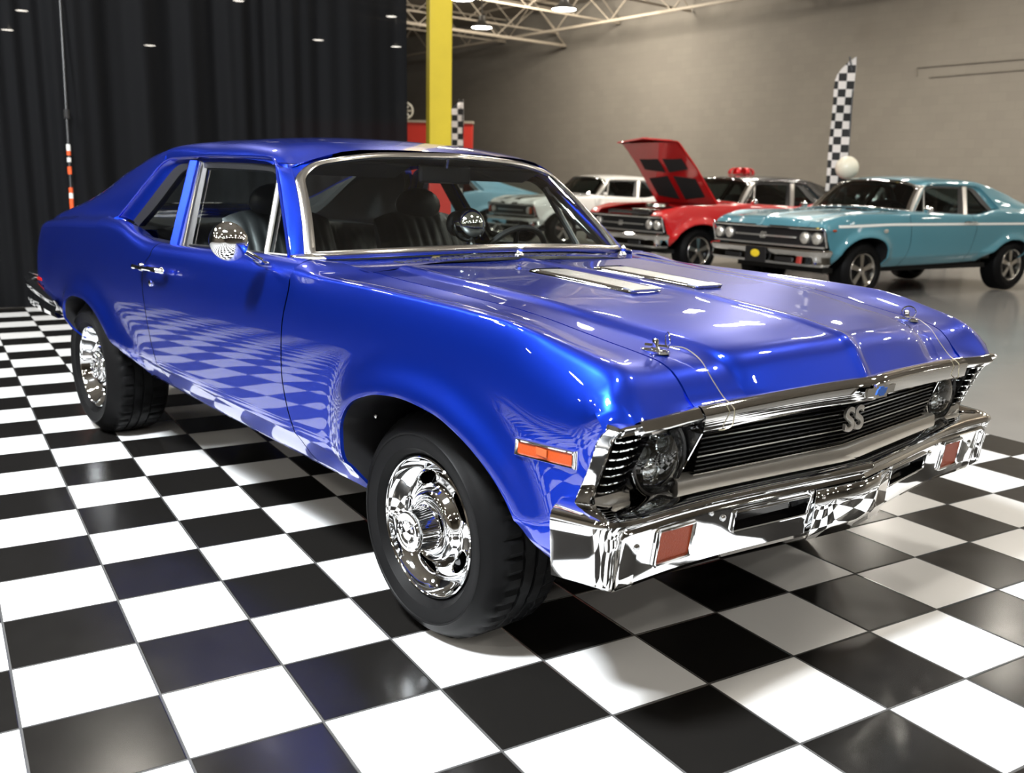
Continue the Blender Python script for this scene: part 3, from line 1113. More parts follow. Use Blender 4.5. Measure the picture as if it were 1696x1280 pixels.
def body_shell(root, sp, T):
    """panels shared by every car; T = tilt flag"""
    paint = sp['paint']
    parts = {}
    for sg in (-1, 1):
        front_fender(sg).build('front_fender', sp.get('fender_paint', paint), root, T, sharp=40)
        door_skin(sg).build('door', paint, root, T, sharp=40)
        q = quarter(sg); q.build('quarter_panel', paint, root, T, sharp=40)
        s = sail(sg); s.build('roof_pillar', sp.get('roof', paint), root, T, sharp=50)
        arch_liner(ARCH_F, sg).build('wheel_housing', 'black', root, T)
        arch_liner(ARCH_R, sg).build('wheel_housing', 'black', root, T)
        # A pillar
        W = [tuple(ws_point(1.0, v)) for v in (0, .2, .4, .6, .8, 1.0)]
        D = [(-.838, .803, 1.017), (-.90, .782, 1.075), (-.99, .745, 1.155), (-1.12, .692, 1.268), (-1.185, .668, 1.318), (-1.225, .657, roof_z(-1.225, .657))]
        mid = [tuple((np.array(a) + np.array(b)) / 2 + np.array([.008, .010, .002])) for a, b in zip(W, D)]
        P = np.array([catmull(W, 16), catmull(mid, 16), catmull(D, 16)])
        Wi = catmull(W, 16); 
        A = MB(); A.grid(np.array([Wi + np.array([-.010, -.010, -.010]), Wi, catmull(mid, 16), catmull(D, 16), catmull(D, 16) + np.array([-.012, -.028, -.002])]))
        lp = np.array(frame_loop(0, 0)); us, vt, r = 1.0, 1.0, .13
        arc = [lp[i] for i in range(30 + 14 - 2, 30 + 14 + 9 + 4)]
        oc = []  # square corner the rounded trim leaves uncovered
        for i in range(len(arc)):
            t = i / (len(arc) - 1)
            u, v = (1.0 + .012, .80 + .2 * min(1, t * 2) + .02 * (t * 2)) if t < .5 else (1.012 - (t - .5) * 2 * .20, 1.02)
            q = ws_point(u, v); oc.append(q)
        A.grid(np.array([np.array(arc) + np.array([-.006, 0, -.006]), np.array(oc) + np.array([-.004, 0, -.002])]))
        ry = list(np.linspace(.50, .600, 6)) + [.615, .63, .64, .648, .653, .657]
        ra = catmull([(hdr(y), y, roof_z(hdr(y), y)) for y in ry], 24)
        ob = catmull([ws_point(u, 1.02) for u in (.78, .88, .95, 1.0)] + [tuple(np.array(W[-1]) * (1 - t) + np.array(D[-1]) * t) for t in (.15, .5, 1.0)], 24)
        A.grid(np.array([ra + np.array([-.006, 0, -.001]), ra * .5 + ob * .5 + np.array([.004, .002, .004]), ob]))
        A.side(sg).build('windshield_pillar', sp.get('pillar', paint), root, T, sharp=50)
        cc = MB(); cc.grid(np.array([[(-.695, .70, 1.004), (-.695, .765, 1.0115), (-.695, .81, 1.012)], [(-.78, .72, 1.004), (-.78, .77, 1.011), (-.78, .81, 1.013)], [(-.87, .74, 1.002), (-.87, .78, 1.008), (-.87, .81, 1.010)]])); cc.side(sg).build('cowl_corner', paint, root, T)
        # dark lining on the cabin side
        ln = MB(); ss = sail(1); ln.add([(x + .01, y * .965, z - .014) for x, y, z in ss.v], ss.f)
        lw = MB(); lw.grid(np.array([Wi + np.array([-.03, -.03, -.012]), catmull(D, 16) + np.array([-.02, -.04, -.005])])); lw.side(sg).build('front_pillar_lining', 'lining', root, T)
        ln.side(sg).build('rear_pillar_lining', 'lining', root, T)
        bt_ = [(-2.0, 1.318), (-1.90, 1.318)]; bb_ = [(-1.865, .95), (-1.775, .95)]
        ln = MB(); ln.grid(np.array([[(x, gy(z) - .040, z) for x, z in bt_], [(x, gy(z) - .040, z) for x, z in bb_]])); ln.side(sg).build('center_pillar_lining', 'lining', root, T)
        # drip rail and reveal round the side windows
        O = [(-.838, 1.017), (-.90, 1.075), (-.99, 1.155), (-1.12, 1.268), (-1.185, 1.318), (-1.235, 1.337), (-1.4, 1.341), (-1.7, 1.341), (-2.0, 1.333), (-2.16, 1.326), (-2.235, 1.305), (-2.30, 1.25),
             (-2.40, 1.155), (-2.505, 1.055)]
        I = [(-.872, 1.017), (-.925, 1.068), (-1.015, 1.145), (-1.142, 1.255), (-1.195, 1.298), (-1.24, 1.312), (-1.4, 1.316), (-1.7, 1.316), (-1.98, 1.310), (-2.10, 1.302), (-2.165, 1.280), (-2.215, 1.235),
             (-2.30, 1.145), (-2.400, 1.040)]
        o3 = catmull([(x, gy(z) + .004 - (.004 if z > 1.3 else 0), z) for x, z in O], 70)
        i3 = catmull([(x, gy(z) - .030, z) for x, z in I], 70)
        MB().tube(o3, .006, 6).side(sg).build('drip_rail', sp.get('roof', paint), root, T, sharp=60)
        r = MB(); r.grid(np.array([o3, o3 * .65 + i3 * .35 + np.array([0, -.014, 0]), i3])); r.side(sg).build('window_reveal', sp.get('roof', paint), root, T, sharp=60)
        J = [(-.905, 1.017), (-.955, 1.062), (-1.045, 1.140), (-1.165, 1.238), (-1.21, 1.275), (-1.25, 1.288), (-1.4, 1.292), (-1.7, 1.292), (-1.96, 1.287), (-2.04, 1.280), (-2.08, 1.262), (-2.125, 1.215),
             (-2.205, 1.125), (-2.325, 1.020)]
        j3 = catmull([(x, gy(z) - .034, z) for x, z in J], 70)
        k3 = j3 + np.array([0, -.03, 0])
        f = MB(); f.grid(np.array([i3, j3, k3])); f.side(sg).build('window_seal', 'black', root, T, sharp=60)
        # glass
        g = MB()
        def GP(x, z, off=-.045): return (x, gy(z) + off, z)
        # door glass
        g.grid(np.array([[GP(-1.72 - .14 * t, .98 + .31 * t), GP(-1.4 - .0 * t, .99 + .303 * t), GP(-1.07 - .11 * t, .995 + .285 * t)] for t in np.linspace(0, 1, 6)]))
        g.side(sg).build('door_glass', sp['glass'], root, T)
        g = MB(); g.grid(np.array([[GP(-1.055 - .115 * t, 1.0 + .262 * t), GP(-.88 - .29 * t, 1.0 + .262 * t)] for t in np.linspace(0, 1, 4)])); g.side(sg).build('vent_glass', sp['glass'], root, T)
        g = MB(); g.grid(np.array([[GP(-2.30 + .22 * t, 1.03 + .25 * t - .0), GP(-1.87 - .10 * t, .97 + .32 * t)] for t in np.linspace(0, 1, 6)])); g.side(sg).build('quarter_glass', sp['glass'], root, T)
        # vent window frame
        v = MB()
        v.tube([GP(-1.062, .990, -.035), GP(-1.12, 1.13, -.035), GP(-1.178, 1.268, -.035)], .009, 8)
        v.tube([GP(-1.05, 1.004, -.036), GP(-.90, 1.010, -.036)], .008, 8)
        v.tube([GP(-.905, 1.010, -.036), GP(-1.04, 1.135, -.036), GP(-1.178, 1.262, -.036)], .004, 6)
        v.side(sg).build('vent_frame', 'satin', root, T)
        v = MB(); v.tube([GP(-1.072, .995, -.040), GP(-1.13, 1.13, -.040), GP(-1.185, 1.262, -.040)], .012, 6); v.side(sg).build('vent_seal', 'black', root, T)
        # B pillar: painted face with a dark glass run in front of it
        b = MB()
        for (xa, xb, oa) in ((-1.986, -1.905, 0),):
            top = [GP(-1.995, 1.318, -.012), GP(-1.955, 1.318, .000), GP(-1.912, 1.318, -.012)]
            bot = [GP(-1.856, .972, -.010), GP(-1.824, .972, .004), GP(-1.786, .972, -.010)]
            rows = [[tuple(np.array(top[i]) * t + np.array(bot[i]) * (1 - t)) for i in range(3)] for t in np.linspace(0, 1, 8)]
            rows = [[(r[0][0], r[0][1] - .03, r[0][2])] + r + [(r[2][0], r[2][1] - .03, r[2][2])] for r in rows]
            b.grid(np.array(rows))
        b.side(sg).build('center_pillar', sp.get('pillar', paint), root, T, sharp=25)
        b = MB(); b.grid(np.array([[GP(-1.786 - .126 * t, .972 + .346 * t, -.022), GP(-1.745 - .145 * t, .972 + .346 * t, -.026), GP(-1.705 - .150 * t, .972 + .33 * t, -.040)] for t in np.linspace(0, 1, 6)]))
        b.side(sg).build('glass_run', 'black', root, T)
        MB().tube([GP(-1.742, .975, -.020), GP(-1.815, 1.14, -.020), GP(-1.885, 1.31, -.020)], .003, 6).side(sg).build('glass_run_trim', 'steel', root, T)
        # sill behind the glass
        MB().tube([GP(-1.70, .985, -.028), GP(-1.4, .998, -.026), GP(-1.07, 1.006, -.026)], .006, 6).side(sg).build('belt_seal', 'black', root, T)
    rp = roof_panel().build('roof', sp.get('roof', paint), root, T, sharp=50)
    # rear glass and deck
    g = MB(); g.grid(np.array([[(-2.42 - .80 * t, y, glass_z(-2.42 - .8 * t) + .02 * (1 - (y / .56) ** 2)) for y in np.linspace(-.56, .56, 9)] for t in np.linspace(0, 1, 9)]))
    g.build('rear_glass', sp['glass'], root, T)
    g = MB(); g.grid(np.array([[((x := -3.2 - .745 * math.sin(PI / 2 * t)), y * tailf(x), glass_z(x) + .02 * (1 - (y / .56) ** 2)) for y in np.linspace(-.57, .57, 9)] for t in np.linspace(0, 1, 12)]))
    g.build('trunk_lid', paint, root, T)
    return parts


def cabin(root, T, rich=True):
    lin = MB()
    lin.box((-1.75, 0, .43), (2.3, 1.40, .03))                    # floor pan
    lin.box((-.53, 0, .62), (.03, 1.38, .62))                      # firewall
    lin.build('floor_pan', 'lining', root, T)
    for sg in (-1, 1):
        MB().grid(np.array([[(x, .775, z) for z in (.42, .66, .985)] for x in (-.55, -1.2, -1.9, -2.45)])).side(sg).build('interior_trim', 'vinyl', root, T)
    # headliner
    h = MB(); h.grid(np.array([[(x, y, roof_z(x, y) - .045) for y in np.linspace(-.6, .6, 9)] for x in np.linspace(-1.12, -2.35, 8)])); h.build('headliner', 'lining', root, T)
    # dash
    d = MB()
    P = []
    for y in np.linspace(-.74, .74, 13):
        b = ws_bot(y)
        P.append([(b[0] - .00, y, b[2] - .035), (b[0] - .12, y, b[2] - .028), (b[0] - .24, y, b[2] - .034), (b[0] - .30, y, b[2] - .06), (b[0] - .29, y, b[2] - .12), (b[0] - .24, y, b[2] - .25), (b[0] - .05, y, b[2] - .30)])
    d.grid(np.array(P)); d.build('dashboard', 'vinyl', root, T)
    for sg in (-1, 1):
        bk = seat_mb(.50, .5, .70, 9); bk.xform(Matrix.Translation((-1.56, sg * .37, .43)))
        o = bk.build('seat_back', 'vinyl', root, T)
        cu = cushion_mb(.50, .50, 9); cu.xform(Matrix.Translation((-1.53, sg * .37, .46))); cu.build('seat_cushion', 'vinyl', root, T)
    bk = seat_mb(1.30, .5, .62, 22, .38); bk.xform(Matrix.Translation((-2.18, 0, .42))); bk.build('rear_seat_back', 'vinyl', root, T)
    MB().grid(np.array([[(x, y, 1.015 - .0 * x) for y in (-.66, 0, .66)] for x in (-2.42, -3.15)])).build('package_shelf', 'vinyl', root, T)
    # steering wheel
    s = MB(); R = Matrix.Translation((-1.10, .385, .935)) @ Matrix.Rotation(math.radians(-62), 4, 'Y')
    ring = [(.185 * math.cos(2 * PI * i / 48), .185 * math.sin(2 * PI * i / 48), 0) for i in range(48)]
    s.tube(ring, .013, 10, closed=True)
    for a in (0.2, PI - .2, -PI / 2):
        s.tube([(0, 0, -.02), (.18 * math.sin(a + PI / 2), .18 * math.cos(a + PI / 2) * 1, 0)], .012, 6)
    s.lathe([(.045, -.03), (.045, .01), (.0001, .02)], 20, axis='Z')
    s.xform(R); s.build('steering_wheel', 'black', root, T)
    MB().tube([(-1.09, .385, .93), (-.85, .385, .86)], .03, 12).build('steering_column', 'black', root, T)
    if rich:
        m = MB(); m.lathe([(.0001, -.034), (.09, -.030), (.112, -.012), (.115, 0), (.112, .012), (.09, .02), (.0001, .024)], 4, axis='X')
        m = MB().box((-1.06, 0.0, 1.305), (.022, .25, .072)); m.build('rear_view_mirror', 'black', root, T, bevel=.012)
        MB().tube([(-1.05, .0, 1.33), (-1.035, .0, 1.378)], .007, 8).build('mirror_stalk', 'steel', root, T)
        for sg in (-1, 1):
            v = MB(); v.box((-1.15, sg * .34, 1.312), (.13, .40, .016), Matrix.Rotation(math.radians(-22), 3, 'Y')); v.build('sun_visor', 'lining', root, T, bevel=.008)
        t = MB(); t.ball((-1.04, .105, 1.108), .070, 28); tc = t.build('tachometer', 'chrome', root, T)
        q = MB(); q.lathe([(.048, 0), (.052, .01), (.052, .028), (.046, .033), (.0001, .03)], 28, axis='X'); q.xform(Matrix.Translation((-1.092, .105, 1.108)) @ Matrix.Rotation(PI, 4, 'Z'))
        q.build('dial', 'black', tc, T)
        q = MB().tube([(-1.02, .105, 1.045), (-.99, .105, .99)], .014, 10); q.build('tachometer_stand', 'black', root, T)
        # headrests
        for sg in (-1, 1):
            hr = MB(); hr.ball((-1.77, sg * .37, 1.155), .11, 20, (.5, 1.15, .75)); hr.build('headrest', 'vinyl', root, T)


def windshield(root, sp, T):
    lo = frame_loop(.0, .0); li = frame_loop(.036, .026)
    N = len(lo)
    lo = np.array(lo); li = np.array(li); 
    mid = lo * .5 + li * .5 + np.array([.010, 0, .006])
    f = MB(); f.grid(np.array([lo - np.array([.004, 0, .006]), lo * .93 + li * .07 + np.array([.006, 0, .004]), mid, li * .9 + lo * .1 + np.array([.004, 0, .002]), li + np.array([-.008, 0, -.004])]), close_v=True)
    f.build('windshield_trim', 'steel' if sp.get('rich') else 'chrome', root, T, sharp=60)
    g = MB(); 
    P = [[ws_point(u, v) for u in np.linspace(-.965, .965, 25)] for v in np.linspace(.04, .965, 10)]
    g.grid(np.array(P)); g.build('windshield', sp['glass_front'], root, T)


def cowl(root, sp, T):
    P = []
    for u in np.linspace(-1, 1, 41):
        y = u * .73
        b = ws_bot(y)
        xh = -.47 - .10 * (1 - min(1, abs(y) / .705) ** 2)
        xa, xb = b[0] - .01, min(-.455, xh - .004)
        row = []
        for t in np.linspace(0, 1, 6):
            x = xa + (xb - xa) * t
            zf = f_zn(-.5) + (f_zs(-.47) - f_zn(-.5)) * min(1, abs(y) / .71) ** 2
            z = (b[2] - .012) * (1 - t) + (zf + .002) * t
            kk = min(1, abs(y) / .715) ** 5
            z = z * (1 - kk) + (f_zs(x) - .001) * kk
            row.append((x, y, z))
        P.append(row)
    m = MB(); m.grid(np.array(P)); o = m.build('cowl_panel', sp['paint'], root, T)
    if sp.get('rich'):
        for k in range(-20, 10):
            y = k * .026
            a = P[0]
            u = int(round((y / .73 + 1) * 20)); row = P[min(40, max(0, u))]
            x0, z0 = row[3][0], row[3][2]
            MB().box((x0 - .012, y, z0 + .0005), (.055, .008, .004)).build('cowl_louver', 'black', o, T, bevel=.0015)
    return o


def plate_bowtie(w, h):
    k = w / 2; c = w * .17; s = h * .28
    return [(-k, -h * .30 - 0), (-c - s * .2, -h * .30), (-c, -h / 2), (c - s * .2 + s * .4, -h / 2), (c + s * .2, -h * .30), (k - .012, -h * .30), (k, h * .30), (c + s * .2, h * .30), (c, h / 2), (-c + s * .2, h / 2), (-c, h * .30), (-k + .012, h * .30)]


# ------------------------------------------------------------------ the blue car's own front
def front_x(y, z=None):
    """plan line of the grille frame"""
    return .800 - .045 * (abs(y) / .65) ** 1.3


def blue_front(root, T):
    # upper moulding: two faceted chrome rails following the hood lip, hood part and fender parts
    rail = [(.836, .0, 0), (.820, .10, -.001), (.806, .22, -.003), (.795, .35, -.006), (.787, .50, -.009), (.7785, .642, -.014)]
    prof = [(-.030, .812), (-.024, .832), (-.012, .833), (-.006, .831), (.008, .817), (.009, .814), (.003, .776), (-.003, .771), (-.035, .771)]
    m = MB(); sweep_plan(m, rail, prof); m.mirror(); m.build('grille_moulding', 'chrome', root, T, sharp=28)
    for sg in (-1, 1):
        r2 = [(.7775, .646, -.014), (.776, .70, -.017), (.777, .76, -.020), (.776, .80, -.021), (.774, .840, -.021)]
        m = MB(); sweep_plan(m, r2, [(-.030, .812), (-.024, .831), (-.012, .832), (-.006, .830), (.006, .812), (.006, .809), (-.006, .798), (-.03, .798)]); m.side(sg).build('fender_moulding', 'chrome', root, T, sharp=28)
    # grille: dark backing and horizontal bars, V in plan
    def gx(y, z): return .782 - .052 * (abs(y) / .6) - (.79 - z) * .18
    bk = MB()
    bk.grid(np.array([[(gx(y, z) - .035, y, z) for z in np.linspace(.60, .80, 4)] for y in np.linspace(-.62, .62, 13)]))
    grille = bk.build('grille', 'black', root, T)
    for i in range(13):
        z = .628 + i * .0118
        hw = .568 + (.79 - z) * .02
        b = MB(); P = []
        for y in (-hw, -.3, 0, .3, hw):
            x = gx(y, z)
            P.append([(x - .03, y, z - .0022), (x, y, z - .0022), (x + .002, y, z), (x, y, z + .0022), (x - .03, y, z + .0022)])
        b.grid(np.array(P)); b.build('grille_bar', 'bezel' if i % 4 else 'steel', grille, T, sharp=20)
    # silver valance under the grille
    m = MB(); pth = [(.758, 0, 0), (.735, .2, 0), (.715, .42, 0), (.698, .63, 0)]
    sweep_plan(m, pth, [(-.02, .632), (.002, .628), (.010, .622), (.013, .592), (.006, .580), (-.03, .574)]); m.mirror(); m.build('lower_grille_panel', 'satin', root, T, sharp=30)
    m = MB(); sweep_plan(m, [(.752, 0, 0), (.73, .2, 0), (.71, .42, 0), (.695, .66, 0), (.68, .90, 0)], [(-.03, .58), (.01, .578), (.03, .555), (.035, .50)]); m.mirror(); m.build('bumper_filler', 'gloss_black', root, T)
    # radiator support behind everything
    MB().box((.58, 0, .62), (.02, 1.74, .34)).build('radiator_support', 'lining', root, T)

    def fx(z): return .760 - (.813 - z) * .42            # slanted plane of the lamp surrounds
    for sg in (-1, 1):
        # black bucket panel from the grille end to the gills
        m = MB()
        outl = [(.572, .793), (.60, .800), (.70, .797), (.77, .79), (.775, .76), (.79, .62), (.72, .600), (.64, .600), (.60, .612), (.585, .70)]
        hub = (.688, .688)
        R1 = .098
        ring = []
        n = 48
        def ray_to_outline(a):
            dx, dz = math.cos(a), math.sin(a); best = 9
            for k in range(len(outl)):
                p, q = outl[k], outl[(k + 1) % len(outl)]
                ex, ez = q[0] - p[0], q[1] - p[1]
                det = dx * (-ez) + dz * ex
                if abs(det) < 1e-9: continue
                t = ((p[0] - hub[0]) * (-ez) + (p[1] - hub[1]) * ex) / det
                s = (dx * (p[1] - hub[1]) - dz * (p[0] - hub[0])) / det
                if t > 0 and -1e-6 <= s <= 1 + 1e-6: best = min(best, t)
            return best
        rows = []
        for i in range(n):
            a = 2 * PI * i / n; t = ray_to_outline(a)
            o = (hub[0] + math.cos(a) * t, hub[1] + math.sin(a) * t)
            r = (hub[0] + math.cos(a) * R1, hub[1] + math.sin(a) * R1 * .98)
            xo, xr = fx(o[1]), fx(r[1])
            rows.append([(xo - .10, o[0], o[1]), (xo - .003, o[0], o[1]), (xo, o[0] * .97 + r[0] * .03, o[1] * .97 + r[1] * .03), ((xo + xr) / 2 - .010, (o[0] + r[0]) / 2, (o[1] + r[1]) / 2), (.690, r[0], r[1]), (.64, r[0] * .98 + hub[0] * .02, r[1])])
        m.grid(np.array(rows), close_u=True); m.side(sg).build('headlight_bezel', 'bezel', root, T, sharp=45)
        e = MB(); e.tube([(fx(z) + .001, y, z) for y, z in ((.60, .801), (.578, .797), (.573, .785), (.583, .72), (.592, .66), (.602, .612))], .0025, 6); e.side(sg).build('bezel_edge', 'chrome', root, T)
        # headlight
        hl = MB(); c = (.686, .686, .688)
        hl.lathe([(.060, -.03), (.086, -.012), (.094, -.002), (.0945, .008), (.090, .014), (.084, .012), (.0805, .006), (.080, -.01)], 56, axis='X'); hl.xform(Matrix.Translation(c)); hl.side(sg)
        h = hl.build('headlight', 'bezel', root, T)
        q = MB(); q.tube([(.694, .686 + .0925 * math.cos(a), .688 + .0925 * math.sin(a)) for a in np.linspace(0, 2 * PI, 49)[:-1]], .0022, 6, closed=True); q.side(sg).build('headlight_ring', 'chrome', h, T)
        q = MB(); q.lathe([(.0815, .008), (.080, .006), (.065, .017), (.045, .024), (.02, .028), (.0001, .029)], 48, axis='X'); q.xform(Matrix.Translation(c)); q.side(sg); q.build('headlight_lens', 'lens', h, T)
        q = MB(); q.lathe([(.080, .004), (.070, -.020), (.05, -.042), (.025, -.052), (.0001, -.055)], 40, axis='X'); q.xform(Matrix.Translation(c)); q.side(sg); q.build('reflector_bowl', 'bezel', h, T)
        for (dy, dz, r) in ((-.030, .026, .026), (.034, .012, .022), (.006, -.034, .030), (.004, .052, .016), (-.048, -.015, .015)):
            q = MB(); q.lathe([(r, -.03), (r, -.008), (r * .9, -.006), (r * .86, -.012)], 24, axis='X'); q.xform(Matrix.Translation((c[0], c[1] + dy, c[2] + dz))); q.side(sg); q.build('projector_ring', 'chrome', h, T)
            q = MB(); q.ball((c[0] - .016, c[1] + dy, c[2] + dz), r * .82, 16, (.5, 1, 1)); q.side(sg); q.build('projector', 'chrome' if r > .028 else 'lens', h, T)
        # outer chrome frame: top run and slanted outer run, two facets
        path = [(.750, .806), (.80, .806), (.86, .807), (.890, .807), (.906, .800), (.908, .785), (.900, .765), (.895, .72), (.892, .66), (.890, .600)]
        pts = catmull([(0, y, z) for y, z in path], 30)
        P = []
        for i, (_, y, z) in enumerate(pts):
            a = pts[max(0, i - 1)]; b = pts[min(len(pts) - 1, i + 1)]
            t = np.array([b[1] - a[1], b[2] - a[2]]); t /= np.linalg.norm(t)
            nn = np.array([t[1], -t[0]])            # points inward (down / towards centre)
            if nn[0] * (.80 - y) + nn[1] * (.68 - z) < 0: nn = -nn
            row = []
            for off, dx in ((0, -.036), (.0, -.012), (.002, .006), (.006, .012), (.010, .0125), (.028, .007), (.031, .003), (.033, -.03)):
                yy, zz = y + nn[0] * off, z + nn[1] * off
                row.append((fx(zz) + dx - .022 * smooth01((.812 - z) / .07) + .004, yy, zz))
            if z < .803:
                xe = f_front_edge(z); row[0] = (xe - .006, side_y(xe, z) - .001, z); row[1] = (xe + .001, side_y(xe, z) + .001, z)
            P.append(row)
        m = MB(); m.grid(np.array(P)); m.side(sg).build('lamp_frame', 'chrome', root, T, sharp=24)
        # gill louvres, seven bright-edged blades over a dark recess
        rc = MB(); rc.grid(np.array([[(fx(z) - .045, y, z) for z in (.61, .70, .79)] for y in (.76, .82, .870)])); gr = rc.side(sg).build('gill_recess', 'black', root, T)
        for i in range(7):
            z = .762 - i * .0215
            yo = .893 - .004 * 0; x0 = fx(z)
            tip = .878 - .008 * i / 6
            b = MB(); P = []; ed = []
            for y, dx in ((.770, -.036), (.780, -.016), (.798, -.004), (.835, .004), (.862, .003), (tip, -.006)):
                P.append([(x0 + dx - .045, y, z - .001), (x0 + dx, y, z - .0012), (x0 + dx, y, z + .0012), (x0 + dx - .045, y, z + .001)]); ed.append((x0 + dx + .0005, y, z))
            b.grid(np.array(P)); bl = b.side(sg).build('gill_blade', 'bezel', gr, T, sharp=20)
            e = MB(); e.tube(catmull(ed, 16), .0018, 6); e.side(sg).build('gill_edge', 'chrome', root, T)
        # satin scoop under the gills, black valley under the lamp
        m = MB(); P = []
        for y in np.linspace(.76, .872, 12):
            k = smooth01((y - .76) / .08)
            P.append([(fx(.625) - .05, y, .622), (fx(.62) - .006, y, .620), (fx(.60) + .006, y, .600), (.674, y, .583 + .004 * k), (.65, y, .575)])
        m.grid(np.array(P)); m.side(sg).build('gill_base', 'satin', root, T, sharp=40)
        m = MB(); P = []
        for y in np.linspace(.60, .78, 10):
            P.append([(fx(.61) - .04, y, .612), (fx(.60) - .012, y, .602), (.672, y, .588), (.69, y, .575), (.70, y, .56)])
        m.grid(np.array(P)); m.side(sg).build('lamp_valance', 'gloss_black', root, T)

    # ---- bumper
    path = [(.850, .0, 0), (.845, .04, 0), (.828, .19, 0), (.812, .32, 0), (.795, .46, 0), (.783, .60, 0), (.780, .70, 0), (.781, .80, 0), (.780, .855, 0), (.775, .885, .0), (.762, .908, 0), (.742, .923, 0), (.722, .931, 0), (.70, .938, 0), (.66, .951, 0), (.63, .961, 0)]
    path = [tuple(q) for q in catmull(path, 90)]
    prof_in = [(-.11, .590), (-.085, .603), (-.03, .606), (-.008, .604), (.002, .598), (.004, .590), (-.003, .582), (-.020, .574), (-.024, .566), (-.020, .560), (-.018, .556), (-.028, .548), (-.035, .500), (-.042, .450), (-.047, .425), (-.056, .412), (-.085, .405), (-.11, .41)]
    prof_out = [(-.11, .585), (-.09, .604), (-.05, .612), (-.02, .608), (.000, .598), (.006, .586), (.006, .580), (.0055, .565), (.0045, .55), (.0025, .53), (.0005, .51), (-.0015, .49), (-.0035, .47), (-.005, .455), (-.007, .444), (-.020, .434), (-.04, .430), (-.09, .435)]
    P = []
    n = len(path)
    pa = [np.array(p) for p in path]
    for i, p in enumerate(pa):
        a, b = pa[max(0, i - 1)], pa[min(n - 1, i + 1)]
        t = (b - a)[:2]; t /= np.linalg.norm(t); nrm = np.array([t[1], -t[0]])
        if nrm[0] < 0 and nrm[1] < 0: nrm = -nrm
        if i == 0: nrm = np.array([1., 0])
        k = smooth01((p[1] - .860) / .07)
        P.append([(p[0] + nrm[0] * (oi * (1 - k) + oo * k), p[1] + nrm[1] * (oi * (1 - k) + oo * k), zi * (1 - k) + zo * k) for (oi, zi), (oo, zo) in zip(prof_in, prof_out)])
    P = np.array(P)

    def bpt(y, z, lift=0.0):
        """point on the lower bumper face"""
        col = [(np.interp(y, P[:, j, 1], P[:, j, 0]), np.interp(y, P[:, j, 1], P[:, j, 2])) for j in range(11, 15)]
        zs = np.array([c[1] for c in col][::-1]); xs = np.array([c[0] for c in col][::-1])
        return (float(np.interp(z, zs, xs)) + lift, y, z)
    # face pieces are cut where the slots and lamps sit
    m = MB()
    m.grid(P[:, :12]); m.grid(P[:, 14:])
    openings = [(.205, .478, .484, .536), (.618, .742, .452, .540)]
    ys = sorted(set([0, .03, .1, .16, .19] + [q for o in openings for q in (o[0], o[1])] + list(np.linspace(0, float(P[int(np.argmin(abs(P[:, 13, 1] - .80))), 13, 1]), 26))))
    zs = [None] * 2
    grid_z = sorted([.4255, .44, .452, .47, .484, .50, .52, .536, .5405, .5475])
    for a, b in zip(ys[:-1], ys[1:]):
        for c, d in zip(grid_z[:-1], grid_z[1:]):
            ym, zm = (a + b) / 2, (c + d) / 2
            sk = .35
            if any(o[0] < ym < o[1] and o[2] < zm < o[3] for o in openings): continue
            def sh(y, z):   # openings lean: parallelogram shape
                return y
            m.add([bpt(a, c), bpt(b, c), bpt(b, d), bpt(a, d)], [(0, 1, 2, 3)])
    jj = int(np.argmin(abs(P[:, 13, 1] - .80)))
    m.grid(P[jj:, 11:15])
    m.mirror()
    bumper = m.build('bumper', 'chrome', root, T, sharp=32, merge=2e-4)
    o = bumper
    endc = P[-1]
    for sg in (-1, 1):
        # slot liner
        a, b, c, d = openings[0]
        s = MB(); loop = [bpt(a, c), bpt(b, c), bpt(b, d), bpt(a, d)]
        inn = [(x - .03, y, z) for x, y, z in loop]
        out = [(x + .006, y, z) for x, y, z in loop]
        for k in range(4):
            q = (k + 1) % 4
            s.add([loop[k], loop[q], inn[q], inn[k]], [(0, 1, 2, 3)])
        s.add(inn, [(0, 1, 2, 3)]); s.side(sg); s.build('bumper_slot', 'gloss_black', bumper, T, flat=True)
        e = MB(); e.tube([bpt(y, z, .003) for y, z in ((a + .004, c), (b - .004, c), (b, c + .004), (b, d - .004), (b - .004, d), (a + .004, d), (a, d - .004), (a, c + .004))], .0042, 8, closed=True); e.side(sg).build('slot_rim', 'chrome', bumper, T)
        # turn signal
        a, b, c, d = openings[1]
        e = MB(); e.tube([bpt(y, z, .003) for y, z in ((a + .004, c), (b - .004, c), (b, c + .004), (b, d - .004), (b - .004, d), (a + .004, d), (a, d - .004), (a, c + .004))], .0055, 8, closed=True); e.side(sg).build('signal_rim', 'chrome', bumper, T)
        loop = [bpt(a, c, .001), bpt(b, c, .001), bpt(b, d, .001), bpt(a, d, .001)]
        g = MB(); g.hull8([(x - .02, y, z) for x, y, z in loop], loop); g.side(sg); g.build('turn_signal', 'amber', bumper, T, flat=True)
        # bolts
        for (y, z) in ((.515, .527), (.81, .515), (.200, .548), (.56, .553)):
            q = MB(); q.ball(bpt(y, min(z, .547), .002), .0085 if y != .56 else .006, 14, (.5, 1, 1)); q.side(sg); q.build('bumper_bolt', 'chrome', bumper, T)
    # blank plate in the middle
    pl = MB(); L = []
    for y in (-.185, -.1, 0, .1, .185):
        q = bpt(abs(y), .53)
        L.append([(q[0] + .006 + (.004 if abs(y) < .15 else 0), y, .548), (q[0] + .004 + (.004 if abs(y) < .15 else 0), y, .50), (q[0] + .0 + (.002 if abs(y) < .15 else 0), y, .445), (q[0] - .018, y * .98, .404)])
    pl.grid(np.array(L)); pl.build('plate_panel', 'chrome', bumper, T, solid=.004, sharp=60)
